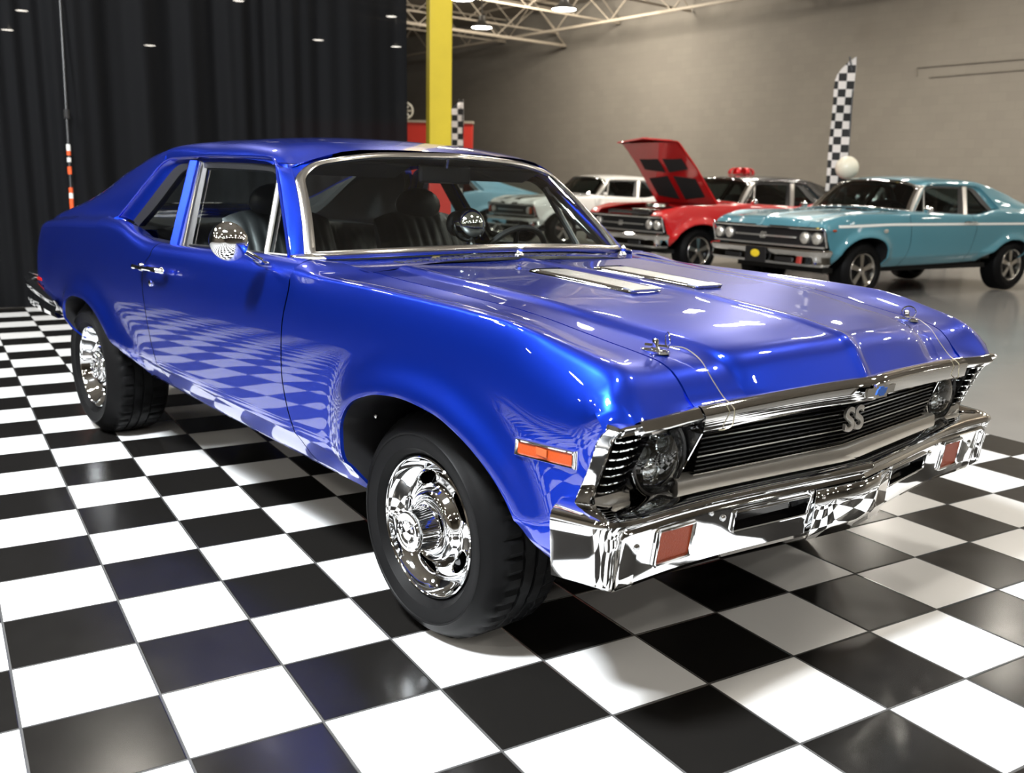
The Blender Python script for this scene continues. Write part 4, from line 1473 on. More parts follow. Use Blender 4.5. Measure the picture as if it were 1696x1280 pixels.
    for y in (-.16, .16):
        q = MB(); q.ball((bpt(.16, .53)[0] + .012, y, .528), .006, 12, (.5, 1, 1)); q.build('plate_screw', 'steel', bumper, T)

    # ---- emblems
    ss = text_mb('SS', .092, .004, shear=.22, bevel=.0008, offset=.0012)
    Mx = facing_x((gx(0, .71) + .012, .0, .706), (1, 0, .15))
    ss.v = [(x * 1.12, y * .95, z) for x, y, z in ss.v]
    ss.xform(Mx); ss.build('grille_emblem', 'satin', root, T, sharp=30)
    bt = MB(); bt.prism([(x, y, 0) for x, y in plate_bowtie(.150, .036)], (0, 0, .008)); bt.xform(facing_x((.846, 0, .800), (1, 0, .1))); e = bt.build('bowtie_emblem', 'chrome', root, T, flat=True)
    bt = MB(); bt.prism([(x, y, 0) for x, y in plate_bowtie(.058, .024)], (0, 0, .002)); bt.xform(facing_x((.8542, 0, .800), (1, 0, .1))); bt.build('emblem_inlay', 'emblem_blue', e, T, flat=True)


def blue_details(root, T):
    # hood vents
    for sg in (-1, 1):
        x0, x1 = -.292, .150
        ya, yb = .088, .212
        P = []
        hx = np.linspace(x0, x1, 14)
        for i, x in enumerate(hx):
            z = (top_z(x, .15)) + .011 - (.0 if 0 < i < 13 else .004)
            P.append([(x, ya + .004, z - .001), (x, (ya + yb) / 2, z), (x, yb - .004, z - .001)])
        v = MB(); v.grid(np.array(P)); tp = v.side(sg).build('hood_vent', 'perf', root, T)
        f = MB(); loop = []
        c = [(x0, ya), (x0, yb), (x1, yb), (x1, ya)]
        rows = []
        for off, dz in ((.006, -.006), (.005, .004), (.002, .0075), (-.002, .0085), (-.006, .011)):
            ring = []
            for (a, b), (sx, sy) in zip(c, ((-1, -1), (-1, 1), (1, 1), (1, -1))):
                ring.append((a + sx * off, b + sy * off, top_z(a, .15) + dz))
            rr = []
            for k in range(4):
                for t in np.linspace(0, 1, 12)[:-1]:
                    p = np.array(ring[k]) * (1 - t) + np.array(ring[(k + 1) % 4]) * t
                    p[2] = top_z(min(max(p[0], x0), x1), .15) + dz
                    rr.append(tuple(p))
            rows.append(rr)
        f.grid(np.array(rows), close_v=True); f.side(sg).build('vent_frame', 'chrome', tp, T, sharp=50)
        b = MB(); b.box(((x1 - .008), (ya + yb) / 2, top_z(x1, .15) + .010), (.045, yb - ya, .006), Matrix.Rotation(math.radians(4), 3, 'Y')); b.side(sg).build('vent_badge', 'perf', tp, T, bevel=.002)
    # hood pins with lanyards
    for sg in (-1, 1):
        hx, hy = .594, .603
        z = top_z(hx, hy)
        p = MB(); p.lathe([(.034, -.002), (.034, .003), (.031, .005), (.012, .006), (.008, .010), (.008, .026), (.005, .030), (.0001, .031)], 28, axis='Z')
        p.v = [(a * 1.15, b * .8, c) for a, b, c in p.v]
        p.xform(Matrix.Translation((hx, hy, z))); p.side(sg); q = p.build('hood_pin', 'chrome', root, T)
        r = MB(); r.tube([(hx + .018 + .017 * math.cos(a), hy - .022 + .012 * math.cos(a), z + .027 + .019 * math.sin(a)) for a in np.linspace(0, 2 * PI, 25)[:-1]], .0019, 6, closed=True); r.side(sg).build('pin_ring', 'chrome', q, T)
        r = MB(); r.tube([(hx - .025, hy + .01, z + .014), (hx + .02, hy - .02, z + .013)], .003, 6); r.side(sg).build('pin_clip', 'chrome', q, T)
        w = []
        for (x, y, dz) in ((.60, .585, .012), (.64, .565, .020), (.69, .558, .018), (.735, .557, .016), (.765, .556, .016)):
            w.append((x, y, top_z(min(x, .775), y) + dz))
        w += [(.800, .556, .805), (.800, .560, .775), (.782, .580, .760), (.765, .60, .768)]
        r = MB(); r.tube(catmull(w, 50), .0014, 6); r.side(sg).build('pin_lanyard', 'wire', q, T)
    # washer nozzles
    for (x, y) in ((-.60, -.0), (-.70, .66)):
        w = MB(); w.lathe([(.020, 0), (.018, .006), (.010, .012), (.008, .02)], 16, axis='Z'); w.ball((0.004, 0, .026), .013, 14, (1.2, .8, 1.1)); zz = 1.025 - .02 * (abs(y) / .7) ** 2
        w.xform(Matrix.Translation((x, y, zz))); w.build('washer_nozzle', 'chrome', root, T)
    # cowl trim corners
    for sg in (-1, 1):
        c = MB(); c.hull8([(-.705, .735, 1.012), (-.80, .815, 1.002), (-.84, .812, 1.004), (-.80, .745, 1.015)], [(-.715, .735, 1.026), (-.795, .806, 1.022), (-.838, .806, 1.024), (-.80, .745, 1.030)])
        c.side(sg).build('pillar_base_trim', 'steel', root, T, bevel=.006)
    # side markers
    for sg in (-1, 1):
        def mp(x, z, o): return (x, side_y(x, z) + o, z)
        xs = (.462, .647)
        P = []; loop = []
        c = [(.462, .676), (.647, .685), (.647, .727), (.462, .717)]
        rows = []
        for ins, o in ((-.002, -.004), (0, .006), (.003, .010), (.006, .009), (.008, .004)):
            rr = []
            cc = [(.462 + ins, .676 + ins), (.647 - ins, .685 + ins), (.647 - ins, .727 - ins), (.462 + ins, .717 - ins)]
            for k in range(4):
                for t in np.linspace(0, 1, 7)[:-1]:
                    x = cc[k][0] * (1 - t) + cc[(k + 1) % 4][0] * t; z = cc[k][1] * (1 - t) + cc[(k + 1) % 4][1] * t
                    rr.append(mp(x, z, o))
            rows.append(rr)
        m = MB(); m.grid(np.array(rows), close_v=True); m.side(sg); mk = m.build('side_marker', 'chrome', root, T, sharp=30)
        g = MB(); g.grid(np.array([[mp(x, z0 + (x - .462) * .048, .005) for z0 in (.683, .700, .712)] for x in np.linspace(.470, .640, 8)])); g.side(sg).build('marker_lens', 'amber', mk, T)
        g = MB(); g.box((0, 0, 0), (.036, .003, .018)); g.xform(Matrix.Translation(mp(.548, .702, .0065))); g.side(sg).build('marker_core', 'amber_deep', mk, T, bevel=.001)
    # door handles and locks, mirror
    for sg in (-1, 1):
        h = MB(); h.tube([(-1.655, .918, .889), (-1.67, .940, .893), (-1.76, .946, .891), (-1.86, .944, .887), (-1.925, .938, .884), (-1.94, .918, .882)], [.008, .011, .009, .009, .012, .010], 10)
        h.ball((-1.69, .915, .889), .018, 14, (1.5, .7, .8)); h.ball((-1.91, .913, .882), .020, 14, (1.5, .8, .9))
        h.side(sg); h.build('door_handle', 'chrome', root, T)
        h = MB(); h.lathe([(.013, 0), (.013, -.006), (.009, -.008), (.0001, -.008)], 18); h.xform(Matrix.Translation((-1.845, -(side_y(-1.845, .822)), .822)))
        h.side(-sg); h.build('door_lock', 'chrome', root, T)
    mi = MB()
    prof = [(.0001, .040), (.015, .039), (.030, .035), (.044, .026), (.055, .013), (.061, .000), (.063, -.006), (.060, -.012), (.0001, -.012)]
    mi.lathe([(r, h) for r, h in prof], 40, axis='X')
    mi.xform(Matrix.Translation((-.868, -1.005, 1.066)) @ Matrix.Rotation(math.radians(-38), 4, 'Z'))
    mr = mi.build('door_mirror', 'chrome', root, T)
    a = MB(); a.tube([(-.855, -.985, 1.055), (-.855, -.955, 1.035), (-.86, -.90, 1.005), (-.90, -.872, .995)], [.009, .008, .010, .012], 10); a.ball((-.93, -.862, .992), .016, 16, (3.6, 1.0, .45)); a.build('mirror_arm', 'chrome', mr, T)
    # rear bumper
    path = [(-3.985, 0, 0), (-3.975, .3, 0), (-3.95, .6, 0), (-3.90, .78, 0), (-3.80, .88, 0), (-3.66, .915, 0), (-3.50, .925, 0), (-3.36, .925, -.01), (-3.14, .922, -.03)]
    path = [tuple(q) for q in catmull(path, 40)]
    P = []; pa = [np.array(p) for p in path]
    for i, p in enumerate(pa):
        a_, b_ = pa[max(0, i - 1)], pa[min(len(pa) - 1, i + 1)]
        t = (b_ - a_)[:2]; t /= np.linalg.norm(t); nrm = np.array([-t[1], t[0]])
        if nrm[1] < 0: nrm = -nrm
        if i == 0: nrm = np.array([-1., 0])
        k = smooth01((p[0] + 3.75) / .60)      # tip tapers
        P.append([(p[0] + nrm[0] * o, p[1] + nrm[1] * o, z) for o, z in ((-.06, .655 - .05 * k), (-.01, .670 - .07 * k), (.012, .655 - .065 * k), (.012, .63 - .05 * k), (-.004, .60 - .04 * k), (.006, .555 - .03 * k), (-.01, .51 - .01 * k), (-.05, .505))])
    m = MB(); m.grid(np.array(P)); m.mirror(); m.build('rear_bumper', 'chrome', root, T, sharp=40)
    for sg in (-1, 1):
        m = MB(); m.box((-3.50, sg * .890, .665), (.09, .008, .020)); m.build('rear_side_marker', 'red_lens', root, T, bevel=.004)
    # underbody
    m = MB(); m.box((-1.4, 0, .41), (3.6, 1.20, .05)); m.box((.35, 0, .42), (.5, .9, .06)); m.build('underbody', 'lining', root, T)
    m = MB(); m.tube([(-2.82, -.70, .335), (-2.82, .70, .335)], .04, 12); m.ball((-2.82, 0, .335), .13, 16); m.build('rear_axle', 'black', root)
    m = MB(); m.tube([(0, -.70, .325), (0, .70, .325)], .035, 12); m.build('front_crossmember', 'black', root)
    # bolts visible in the front wheel housing
    for (x, z) in ((-.262, .60), (-.235, .52)):
        m = MB(); m.ball((x, -.84, z), .008, 10); m.build('housing_bolt', 'steel', root, T)


def build_blue():
    T = True
    root = empty('blue_coupe')
    tag(root, 'large metallic blue two-door coupe with chrome bumper in the foreground on the checkered floor', 'car')
    sp = dict(paint='blue', glass='glass', glass_front='windshield', rich=True)
    body_shell(root, sp, T)
    hood_panel().build('hood', 'blue', root, T, sharp=40)
    cowl(root, sp, T)
    windshield(root, sp, T)
    cabin(root, T)
    blue_front(root, T)
    blue_details(root, T)
    for sg in (-1, 1):
        wheel(root, 'rally', 0, .8405, .3265, sg, R=.327)
        wheel(root, 'rally', -2.82, .848, .334, sg, R=.334, deep=.022, W=.255, tall=False)
    # inner engine-bay box keeps the seams dark
    m = MB(); m.box((.05, 0, .62), (1.05, 1.20, .02)); m.build('engine_bay_floor', 'lining', root, T)
    return root


build_blue()


# ------------------------------------------------------------------ room
def setting():
    # checkered tile floor; object space is in tiles
    m = MB()
    x0, x1, y0, y1 = -26, 15.0, -14, 26.2
    m.add([(x0, y0, 0), (x1, y0, 0), (x1, y1, 0), (x0, y1, 0)], [(0, 1, 2, 3)])
    o = m.build('floor', 'tiles', flat=True)
    o.matrix_world = Matrix.Translation(tile2car(0, 0, 0)) @ Matrix.Rotation(-YAW, 4, 'Z') @ Matrix.Scale(S_TILE, 4)
    tag(o, kind='structure')
    m = MB(); m.add([(-60, -30, -.008), (25, -30, -.008), (25, 40, -.008), (-60, 40, -.008)], [(0, 1, 2, 3)])
    tag(m.build('floor', 'concrete', flat=True), kind='structure')
    # tiles' raised edge
    # block wall
    A = Vector((-50.5, 22.86)); B = Vector((17.0, 18.66))
    d = (B - A); L = d.length; ang = math.atan2(d.y, d.x)
    m = MB(); m.box((L / 2, .15, 3.5), (L, .3, 7.0))
    w = m.build('wall_back', 'block', flat=True)
    # brick texture lies in object XY: build the wall lying down and stand it up
    w.data.transform(Matrix.Rotation(-PI / 2, 4, 'X'))
    w.matrix_world = Matrix.Translation((A.x, A.y, 0)) @ Matrix.Rotation(ang, 4, 'Z') @ Matrix.Rotation(PI / 2, 4, 'X')
    tag(w, kind='structure')
    m = MB(); m.box((-14, 5, 7.05), (80, 55, .1)); tag(m.build('ceiling', 'deck', flat=True), kind='structure')
    m = MB(); m.box((-48, 3, 3.5), (.3, 50, 7.0)); tag(m.build('wall_left', 'block', flat=True), kind='structure')
    m = MB(); m.box((17.5, 3, 3.5), (.3, 50, 7.0)); tag(m.build('wall_front', 'block', flat=True), kind='structure')
    m = MB(); m.box((-14, -19.5, 3.5), (66, .3, 7.0)); tag(m.build('wall_right', 'block', flat=True), kind='structure')
    return A, B, ang


WA, WB, WANG = setting()


def wall_pt(x, off=0.0):
    """point in front of the block wall"""
    t = (x - WA.x) / (WB.x - WA.x)
    return Vector((x, WA.y + (WB.y - WA.y) * t - off))


def ceiling_steel():
    # open-web joists running across, one girder along the wall
    def joist(name, a, b, z0, h, n, label, r=.028, group=None):
        a, b = Vector(a), Vector(b)
        root = empty(name, (a.x, a.y, z0 + h)); tag(root, label, 'roof truss', group)
        o = Vector((a.x, a.y, z0 + h))
        def P(t, k): q = a.lerp(b, t); return Vector((q.x, q.y, z0 + h * k)) - o
        m = MB(); m.tube([P(0, 1), P(1, 1)], r * 1.6, 4); m.build('top_chord', 'truss', root)
        m = MB(); m.tube([P(0, 0), P(1, 0)], r * 1.6, 4); m.build('bottom_chord', 'truss', root)
        m = MB()
        pts = [P(i / n, i % 2) for i in range(n + 1)]
        m.tube(pts, r * .7, 4); m.build('web', 'truss', root)
        return root
    for i, x in enumerate(range(-26, 6, 3)):
        w = wall_pt(x, .1)
        joist('roof_joist', (x, -12), (x, w.y), 6.15, .75, 34, ('open-web steel roof joist spanning from the block wall overhead'), .022, 'open-web roof joists under the ceiling')
    joist('roof_girder', (-44, wall_pt(-44, 1.5).y), (6, wall_pt(6, 1.5).y), 5.95, 1.0, 40, 'tan steel girder running along the top of the block wall', .03)
    joist('cross_girder', (-22.5, -12), (-22.5, wall_pt(-22.5, .2).y), 5.7, 1.25, 22, 'deep tan steel truss meeting the block wall left of centre', .035)


ceiling_steel()


def high_bay():
    root = empty('ceiling_lamp', (0, 0, 0))
    m = MB(); m.lathe([(.0001, .20), (.07, .20), (.08, .10), (.10, .06), (.20, .0), (.215, -.03), (.205, -.035)], 32, axis='Z'); m.build('lamp_housing', 'lamp_shell', root)
    m = MB(); m.lathe([(.205, -.03), (.12, -.036), (.0001, -.038)], 32, axis='Z'); m.build('lamp_lens', 'lamp', root)
    m = MB(); m.tube([(0, 0, .2), (0, 0, 1.2)], .012, 6); m.build('hanger_rod', 'lamp_shell', root)
    return root


def copy_tree(o, parent=None):
    c = o.copy(); COL.objects.link(c); c.parent = parent
    for ch in list(o.children): copy_tree(ch, c)
    return c


def lamps():
    proto = high_bay()
    spots = [(-14.42, 10.87, 4.40), (-11.05, 10.03, 4.28), (-12.26, 8.68, 4.42)]
    lab = ['round high-bay ceiling lamp just right of the yellow column, farthest of the three', 'round high-bay ceiling lamp in front of the block wall, rightmost of the three',
           'round high-bay ceiling lamp cut by the top of the picture above the yellow column']
    for gx_ in range(-7, 3):
        for gy_ in range(-5, 6):
            x, y = gx_ * 4.0 + 1.2, gy_ * 3.6 + .4
            if any(math.hypot(x - a, y - b) < 1.6 for a, b, c in spots): continue
            hi = x < -7 and y > 6
            fwd = (x - CAM.x) * -.74 + (y - CAM.y) * .639
            if fwd > 23 or (x < -9 and y < 6): continue
            z = 6.0 if hi else 5.0
            q = RC @ (Vector((x, y, z - .05)) - CAM)
            if q.z > 0 and -60 < 848 + 1592.65 * q.x / q.z < 1760 and 640 + 1592.65 * q.y / q.z > -40: continue
            spots.append((x, y, z))
    for i, (x, y, z) in enumerate(spots):
        o = proto if i == 0 else copy_tree(proto)
        o.location = (x, y, z)
        tag(o, lab[i] if i < 3 else 'round high-bay ceiling lamp over the showroom, seen mirrored in the paint', 'ceiling lamp', 'high-bay ceiling lamps' if i < 3 else 'high-bay ceiling lamps out of frame')
    # lamps glimmering through the sheer drape
    k = 0
    dl = ['leftmost', 'second from left']
    pts = [((-8.167, .353, 2.746), 'lamp glow behind the black drape near the top left corner'), ((-8.224, .228, 2.567), 'lamp glow behind the black drape at the left picture edge'),
           ((-7.332, 1.223, 2.451), 'lamp glow behind the black drape above the blue car tail'), ((-7.249, 2.957, 2.672), 'bright lamp glow behind the drape left of the yellow column'),
           ((-6.711, 3.564, 2.621), 'lower lamp glow near the right edge of the black drape'), ((-6.798, 3.564, 2.927), 'upper lamp glow near the right edge of the black drape'), ((-7.859, 2.377, 3.054), 'lamp glow behind the black drape at the top of the picture')]
    for p, lb in pts:
        d = (Vector(p) - CAM).normalized()
        q = CAM + d * 17.0
        o = copy_tree(proto); o.location = q; o.scale = (.42, .42, .42)
        tag(o, lb, 'ceiling lamp', 'ceiling lamps behind the black drape')


lamps()


def curtain():
    """pleated drape standing along the far edge of the tile floor"""
    root = empty('drape', tuple(tile2car(-24, 25.9, 0)), -YAW)
    Lt = (14.60 + 24) * S_TILE
    n = 900
    P = []
    rnd = random.Random(3)
    ph = [rnd.uniform(0, 6.28) for _ in range(6)]
    for i in range(n + 1):
        s = Lt * i / n
        dens = 9 + 3.5 * math.sin(s * .9 + ph[0])
        row = []
        for z in (0.01, .8, 2.0, 3.4, 5.0):
            k = .5 + .5 * (1 - z / 5)
            y = .055 * math.sin(s * 11 + ph[1] + 1.7 * math.sin(s * 1.9)) * (.35 + .65 * math.sin(s * .8 + z * .15) ** 2) + .016 * math.sin(s * 33 + ph[2] + z * .3 + 2 * math.sin(s * 3)) * (.4 + .6 * math.sin(s * 1.3) ** 2) + .06 * math.sin(s * 2.2 + ph[3] + .2 * z)
            row.append((s, y, z))
        P.append(row)
    m = MB(); m.grid(np.array(P)); m.build('fabric', 'drape', root, sharp=180)
    m = MB(); m.tube([(0, 0, 5.02), (Lt, 0, 5.02)], .03, 8); m.build('curtain_rail', 'black', root)
    tag(root, 'tall pleated black drape hanging behind the blue car to the floor', 'curtain')
    # slim pole with taped foot
    base = tile2car(3.35, 24.9)
    r = empty('banded_pole', (base.x, base.y, 0)); tag(r, 'slim dark pole with orange and white bands leaning by the black drape', 'pole')
    top = Vector((-.25, .13, 3.6))
    def pp(z): return top * (z / 3.6)
    m = MB(); m.tube([(0, 0, 0), pp(3.6)], .012, 8); m.lathe([(.0001, .03), (.10, .0)], 20, axis='Z'); m.build('shaft', 'black', r)
    bands = [(.93, 1.03, 'orange'), (1.03, 1.08, 'stripe_white'), (1.08, 1.13, 'orange'), (1.25, 1.32, 'orange'), (1.36, 1.40, 'stripe_white'), (1.42, 1.46, 'orange'), (1.46, 1.52, 'stripe_white')]
    for a, b, c in bands:
        m = MB(); m.tube([pp(a), pp(b)], .018, 10); m.build('tape_band', c, r)
    m = MB(); m.tube([pp(1.75), pp(1.83)], .028, 10); m.build('collar', 'black', r)


curtain()


def column():
    root = empty('steel_column', (-7.205, 4.48, 0), math.radians(-24)); tag(root, 'steel column painted yellow above and red below behind the blue car', 'column')
    def H(z0, z1):
        m = MB(); w, t = .30, .02
        m.box((0, 0, (z0 + z1) / 2), (.20, .26, z1 - z0))
        return m
    H(1.42, 6.2).build('upper_shaft', 'post_yellow', root, bevel=.01)
    H(0, 1.42).build('lower_shaft', 'post_red', root, bevel=.01)


column()


def feather_flag(loc, h, label, lean=.06, w=.28, balloon=True, z0=0.0, rot=.5):
    r = empty('feather_flag', loc, rot); tag(r, label, 'flag', 'checkered feather flags')
    m = MB(); m.tube([(0, 0, 0), (0, 0, h * .6), (-.02, 0, h * .9), (-.10, 0, h)], .012, 6); m.box((0, 0, .02), (.26, .26, .03)); m.build('pole', 'black', r)
    P = []
    for i in range(25):
        z = h * (.36 + .64 * i / 24)
        u = i / 24
        ww = w * (1 - max(0, (u - .80) / .2) ** 2.2 * .95)
        P.append([(-ww * k, .02 * math.sin(z * 6 + k * 3), z) for k in (0, .25, .5, .75, 1.0)])
    m = MB(); m.grid(np.array(P)); m.build('flag_cloth', 'flag', r)
    return r


feather_flag((-5.72, 10.80, 0), 3.11, 'tall checkered feather flag rising behind the teal car against the block wall', rot=.72)
feather_flag((-12.56, 8.98, 0), 2.72, 'small checkered feather flag in front of the red panel beside the yellow column', rot=.7, w=.3)
b = MB(); b.ball((0, 0, 0), .158, 32, (1, 1, 1)); bo = b.build('balloon', 'balloon', None, loc=(-5.30, 10.10, 1.545)); tag(bo, 'round ivory balloon above the teal car roof below the checkered flag', 'balloon')
MB().tube([(0, 0, -.156), (.02, .01, -.5), (0, 0, -1.54)], .003, 4).build('string', 'stripe_white', bo)


def red_panel():
    r = empty('red_display_wall', (-19.9, 14.98, 0), math.radians(48)); tag(r, 'red display wall with wheels on its ledge behind the yellow column', 'display wall')
    m = MB(); m.box((-2.7, 0, 1.40), (5.4, .3, 2.80)); m.build('panel', 'panel_red', r)
    m = MB(); m.box((-2.7, 0, 2.83), (5.45, .36, .06)); m.build('ledge', 'truss', r)
    return r


red_panel()


def cream_wheel(loc, R, label, rot=0, mat='cream'):
    m = MB()
    m.tube([(R * math.cos(a), 0, R * math.sin(a)) for a in np.linspace(0, 2 * PI, 33)[:-1]], R * .11, 8, closed=True)
    for k in range(7):
        a = 2 * PI * k / 7
        m.tube([(.12 * R * math.cos(a), 0, .12 * R * math.sin(a)), (.95 * R * math.cos(a), 0, .95 * R * math.sin(a))], R * .10, 6)
    m.lathe([(R * .22, -.03), (R * .22, .03), (.0001, .03)], 20)
    o = m.build('display_wheel', mat, None, loc=loc, rotz=rot); tag(o, label, 'wheel')


cream_wheel((-21.2, 13.57, 3.12), .22, 'cream spoked display wheel standing on the red wall ledge left of the column', .8)
m = MB(); m.tube([(.29 * math.cos(a), 0, .33 * math.sin(a)) for a in np.linspace(0, 2 * PI, 33)[:-1]], .018, 6, closed=True)
o = m.build('hoop', 'post_red', None, loc=(-20.57, 14.30, 3.22), rotz=.8); tag(o, 'dark red wire hoop standing behind the small checkered flag', 'hoop')


# ------------------------------------------------------------------ the cars behind
def muscle_front(root, paint, T=False, quad=True):
    m = MB(); m.grid(np.array([[(x, y, z) for z in (.60, .70, .80)] for x, y in ((.70, -.88), (.74, -.45), (.755, 0), (.74, .45), (.70, .88))])); m.build('grille', 'black', root)
    m = MB(); pth = [(.80, 0, 0), (.79, .45, 0), (.775, .80, 0), (.755, .90, 0)]
    sweep_plan(m, pth, [(-.03, .80), (.0, .832), (.008, .815), (-.002, .80)]); m.mirror(); m.build('grille_moulding', 'chrome', root)
    m = MB(); sweep_plan(m, [(.785, 0, 0), (.775, .45, 0), (.755, .50, 0)], [(-.03, .692), (0, .694), (0, .712), (-.03, .714)]); m.mirror(); m.build('grille_bar', 'satin', root)
    m = MB(); sweep_plan(m, [(.79, 0, 0), (.78, .45, 0), (.76, .80, 0), (.735, .90, 0)], [(-.03, .595), (.0, .60), (0, .615), (-.03, .62)]); m.mirror(); m.build('lower_moulding', 'satin', root)
    for sg in (-1, 1):
        m = MB(); m.tube([(.77, .88, .82), (.755, .915, .80), (.70, .915, .61)], .012, 6); m.side(sg).build('lamp_frame', 'chrome', root)
        for y in ((.80, .62) if quad else (.70,)):
            m = MB(); m.lathe([(.0001, .03), (.04, .022), (.062, .008), (.068, .0), (.068, -.04)], 24, axis='X'); m.xform(Matrix.Translation((.752, y, .708))); m.side(sg).build('headlight', 'satin', root)
        if not quad:
            m = MB(); m.box((.765, sg * .82, .705), (.03, .07, .12)); m.build('parking_light', 'amber_bg' if 'amber_bg' in M else 'amber', root, bevel=.01)
    m = MB(); path = [(.88, 0, 0), (.87, .5, 0), (.85, .80, 0), (.80, .90, 0), (.70, .93, 0), (.62, .935, 0)]
    path = [tuple(q) for q in catmull(path, 20)]
    P = []; pa = [np.array(p) for p in path]
    for i, p in enumerate(pa):
        a, b = pa[max(0, i - 1)], pa[min(len(pa) - 1, i + 1)]
        t = (b - a)[:2]; t /= np.linalg.norm(t); nrm = np.array([t[1], -t[0]])
        if i == 0: nrm = np.array([1., 0])
        P.append([(p[0] + nrm[0] * o, p[1] + nrm[1] * o, z) for o, z in ((-.10, .575), (-.02, .58), (.0, .56), (-.01, .53), (-.03, .50), (-.02, .42), (-.05, .39), (-.1, .39))])
    m.grid(np.array(P)); m.mirror(); bp_ = m.build('bumper', 'chrome', root, sharp=40)
    for sg in (-1, 1):
        m = MB(); m.box((.845, sg * .42, .455), (.03, .26, .045)); m.build('bumper_slot', 'black', bp_)


def back_bumper(root):
    path = [(-3.985, 0, 0), (-3.95, .6, 0), (-3.90, .78, 0), (-3.80, .88, 0), (-3.60, .925, 0)]
    P = [[(x - .01, y + .0, z) for z in (.66, .60, .52)] for x, y, _ in catmull(path, 14)]
    m = MB(); m.grid(np.array(P)); m.mirror(); m.build('rear_bumper', 'chrome', root)


def background_car(name, label, cat, loc, heading, paint, roof=None, stripe=None, hood_open=False, quad=True, wheels='spoke', hood_stripes=False, plate=False, hood_paint=None, pillar='satin', badge=False):
    root = empty(name, loc, heading); tag(root, label, cat)
    sp = dict(paint=paint, glass='smoke', glass_front='smoke')
    if roof: sp['roof'] = roof
    if pillar: sp['pillar'] = pillar
    body_shell(root, sp, False)
    windshield(root, sp, False); cowl(root, sp, False)
    cabin(root, False, rich=False)
    muscle_front(root, paint, quad=quad)
    back_bumper(root)
    h = hood_panel()
    if hood_open:
        Mx = Matrix.Translation((-.45, 0, 1.02)) @ Matrix.Rotation(math.radians(-hood_open), 4, 'Y') @ Matrix.Translation((.45, 0, -1.02))
        hm = h.xform(Mx).build('hood', paint, root)
        # underside frame: dark pads between painted ribs
        ins = MB()
        for (xa, xb, ya, yb2) in ((-.36, .06, .07, .54), (.14, .62, .05, .50)):
            for s in (-1, 1):
                q = MB(); zz = .955 if xa < 0 else .925
                q.hull8([(xa, s * ya, zz), (xb, s * ya, zz - .01), (xb - .05, s * yb2, zz - .01), (xa + .05, s * yb2, zz)], [(xa, s * ya, zz + .01), (xb, s * ya, zz), (xb - .05, s * yb2, zz), (xa + .05, s * yb2, zz + .01)])
                ins.add(q.v, q.f)
        ins.xform(Mx).build('underside_pad', 'lining', hm)
        rb = MB()
        rb.grid(np.array([[(x, u * f_ys(x) * .97, f_zs(x) - .022 + .0 * u) for u in np.linspace(-1, 1, 5)] for x in np.linspace(-.45, .70, 6)])); rb.xform(Mx).build('hood_inner_panel', paint, hm)
        e = MB(); e.box((.15, 0, .80), (.55, .45, .22)); e.lathe([(.0001, .06), (.17, .06), (.18, .0), (.0001, 0)], 28, c=(.12, 0, .93), axis='Z'); e.build('engine', 'steel', root, bevel=.01)
        MB().box((.62, 0, .86), (.08, 1.0, .05)).build('radiator', 'black', root)
        MB().box((.1, 0, .62), (1.1, 1.2, .02)).build('engine_bay_floor', 'black', root)
    else:
        h.build('hood', hood_paint or paint, root)
    if hood_stripes:
        for s in (-1, 1):
            m = MB(); m.grid(np.array([[(hood_pt(x, u)[0], s * hood_pt(x, u)[1], hood_pt(x, u)[2] + .004) for u in np.linspace(.22, .50, 8)] for x in np.linspace(-.44, .755, 20)])); m.build('hood_stripe', 'dark_paint', root)
    if stripe:
        for s in (-1, 1):
            for nm, x0, x1 in (('side_stripe', .52, -3.4),):
                P = []
                for x in np.linspace(x0, x1, 60):
                    zc = .845 + .02 * smooth01((.5 - x) / 1.0) - .0 * x
                    P.append([(x, side_y(x, z, False) + .004, z) for z in (zc - .014, zc + .014)])
                m = MB(); m.grid(np.array(P)); m.side(s).build('side_stripe', stripe, root)
            m = MB(); m.ball((-.25, s * .925, .79), .022, 12, (1.8, .2, 1)); m.build('fender_badge', 'satin', root)
            m = MB(); m.ball((.60, s * .922, .80), .018, 12, (2.0, .3, .8)); m.build('marker_lamp', 'amber', root)
    for s in (-1, 1):
        m = MB(); m.tube([(-1.66, .92, .885), (-1.70, .94, .89), (-1.88, .94, .885), (-1.92, .92, .88)], .010, 6); m.side(s).build('door_handle', 'chrome', root)
        m = MB(); m.ball((-.88, s * .98, 1.04), .055, 16, (.7, 1.2, .8)); m.build('door_mirror', 'chrome' if paint != 'white_paint' else 'white_paint', root)
        wheel(root, wheels, 0, .845, .333, s, R=.333); wheel(root, wheels, -2.82, .848, .333, s, R=.333)
    if badge:
        e = text_mb('SS', .10, .004, shear=.2, offset=.003); e.xform(facing_x((.79, 0, .705))); e.build('grille_emblem', 'satin', root)
    if plate:
        m = MB(); m.box((.885, 0, .485), (.012, .34, .18)); p = m.build('license_plate', 'black', root, bevel=.004)
        m = MB(); m.ball((.893, 0, .495), .05, 16, (.06, 1.5, .9)); m.build('plate_print', 'yellow_plate', p)
    m = MB(); m.box((-1.4, 0, .33), (3.8, 1.4, .06)); m.build('underbody', 'lining', root)
    return root


HD = math.radians(-100.7)


def place(outer_front, sg=1):
    """root position so that the outer front wheel centre lands on a world point"""
    c, s = math.cos(HD), math.sin(HD)
    y = .845 * sg
    return (outer_front[0] + y * s, outer_front[1] - y * c, 0)


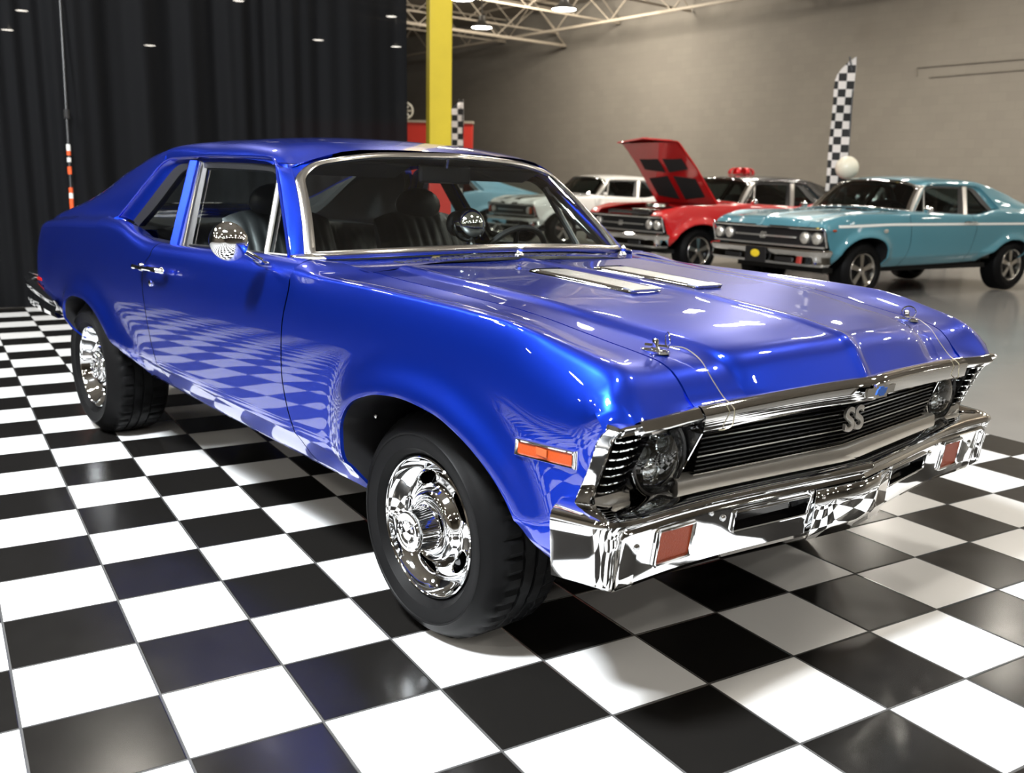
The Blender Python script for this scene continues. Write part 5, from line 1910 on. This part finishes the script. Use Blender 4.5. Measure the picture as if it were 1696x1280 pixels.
background_car('teal_coupe', 'teal two-door coupe with a white side stripe, nearest car behind the blue hood', 'car', place((-3.79, 8.09)), HD, 'teal', stripe='stripe_white', plate=True, badge=True)
background_car('red_coupe', 'bright red car with its hood propped open and a black roof', 'car', place((-6.75, 8.78)), HD, 'red', roof='dark_paint', hood_open=54, badge=True)
background_car('white_coupe', 'white car with black hood stripes and amber lamps left of the red car', 'car', place((-11.9, 11.0)), HD, 'white_paint', quad=False, hood_stripes=True)
background_car('pale_blue_coupe', 'pale blue coupe seen through the windshield behind the column', 'car', (-17.2, 10.0, 0), math.radians(-128), 'sky_blue')
background_car('black_coupe', 'black car with a pale roof between the red and teal cars near the wall', 'car', (-8.68, 14.7, 0), HD, 'dark_paint', roof='white_paint')
background_car('navy_coupe', 'dark blue car at the right picture edge beyond the teal car', 'car', (-2.6, 14.6, 0), HD, 'navy')


def bow(loc):
    r = empty('ribbon_bow', loc, .4); tag(r, 'large red ribbon bow on the black roof of the red car', 'bow')
    for k in range(8):
        a = 2 * PI * k / 8
        pts = []
        for t in np.linspace(0, PI, 9):
            rr = .22 * math.sin(t) if False else .20 * (1 - math.cos(t)) / 2
            pts.append((rr * math.cos(a), rr * math.sin(a), .03 + .075 * math.sin(t)))
        P = [[(x - .035 * math.sin(a), y + .035 * math.cos(a), z), (x + .035 * math.sin(a), y - .035 * math.cos(a), z)] for x, y, z in pts]
        P2 = P + [[(p[0][0] * .98, p[0][1] * .98, .01), (p[1][0] * .98, p[1][1] * .98, .01)] for p in P[::-1]]
        m = MB(); m.grid(np.array(P2)); m.build('ribbon_loop', 'satin_red', r, solid=.004)
    m = MB(); m.ball((0, 0, .06), .05, 14, (1, 1, .8)); m.build('knot', 'satin_red', r)


bow((-7.30, 10.41, 1.435))


def wall_ray(u, v):
    """world point where the block wall is seen at picture point (u, v)"""
    d = Vector(RC.transposed() @ Vector(((u - 848) / 1592.65, (v - 640) / 1592.65, 1)))
    n = Vector((-(WB.y - WA.y), WB.x - WA.x, 0)).normalized()
    t = (Vector((WA.x, WA.y, 0)) - CAM).dot(n) / d.dot(n)
    return CAM + d * t - n * .04


pa, pb, pc = wall_ray(1520, 112), wall_ray(1760, 92), wall_ray(1520, 126)
m = MB(); m.tube([pc, pa, (pb.x, pb.y, pb.z)], .013, 6)
tag(m.build('trim_1', 'block'), kind='structure')
pa, pb = wall_ray(1540, 128), wall_ray(1760, 110)
m = MB(); m.tube([pa, pb], .011, 6)
tag(m.build('trim_2', 'block'), kind='structure')
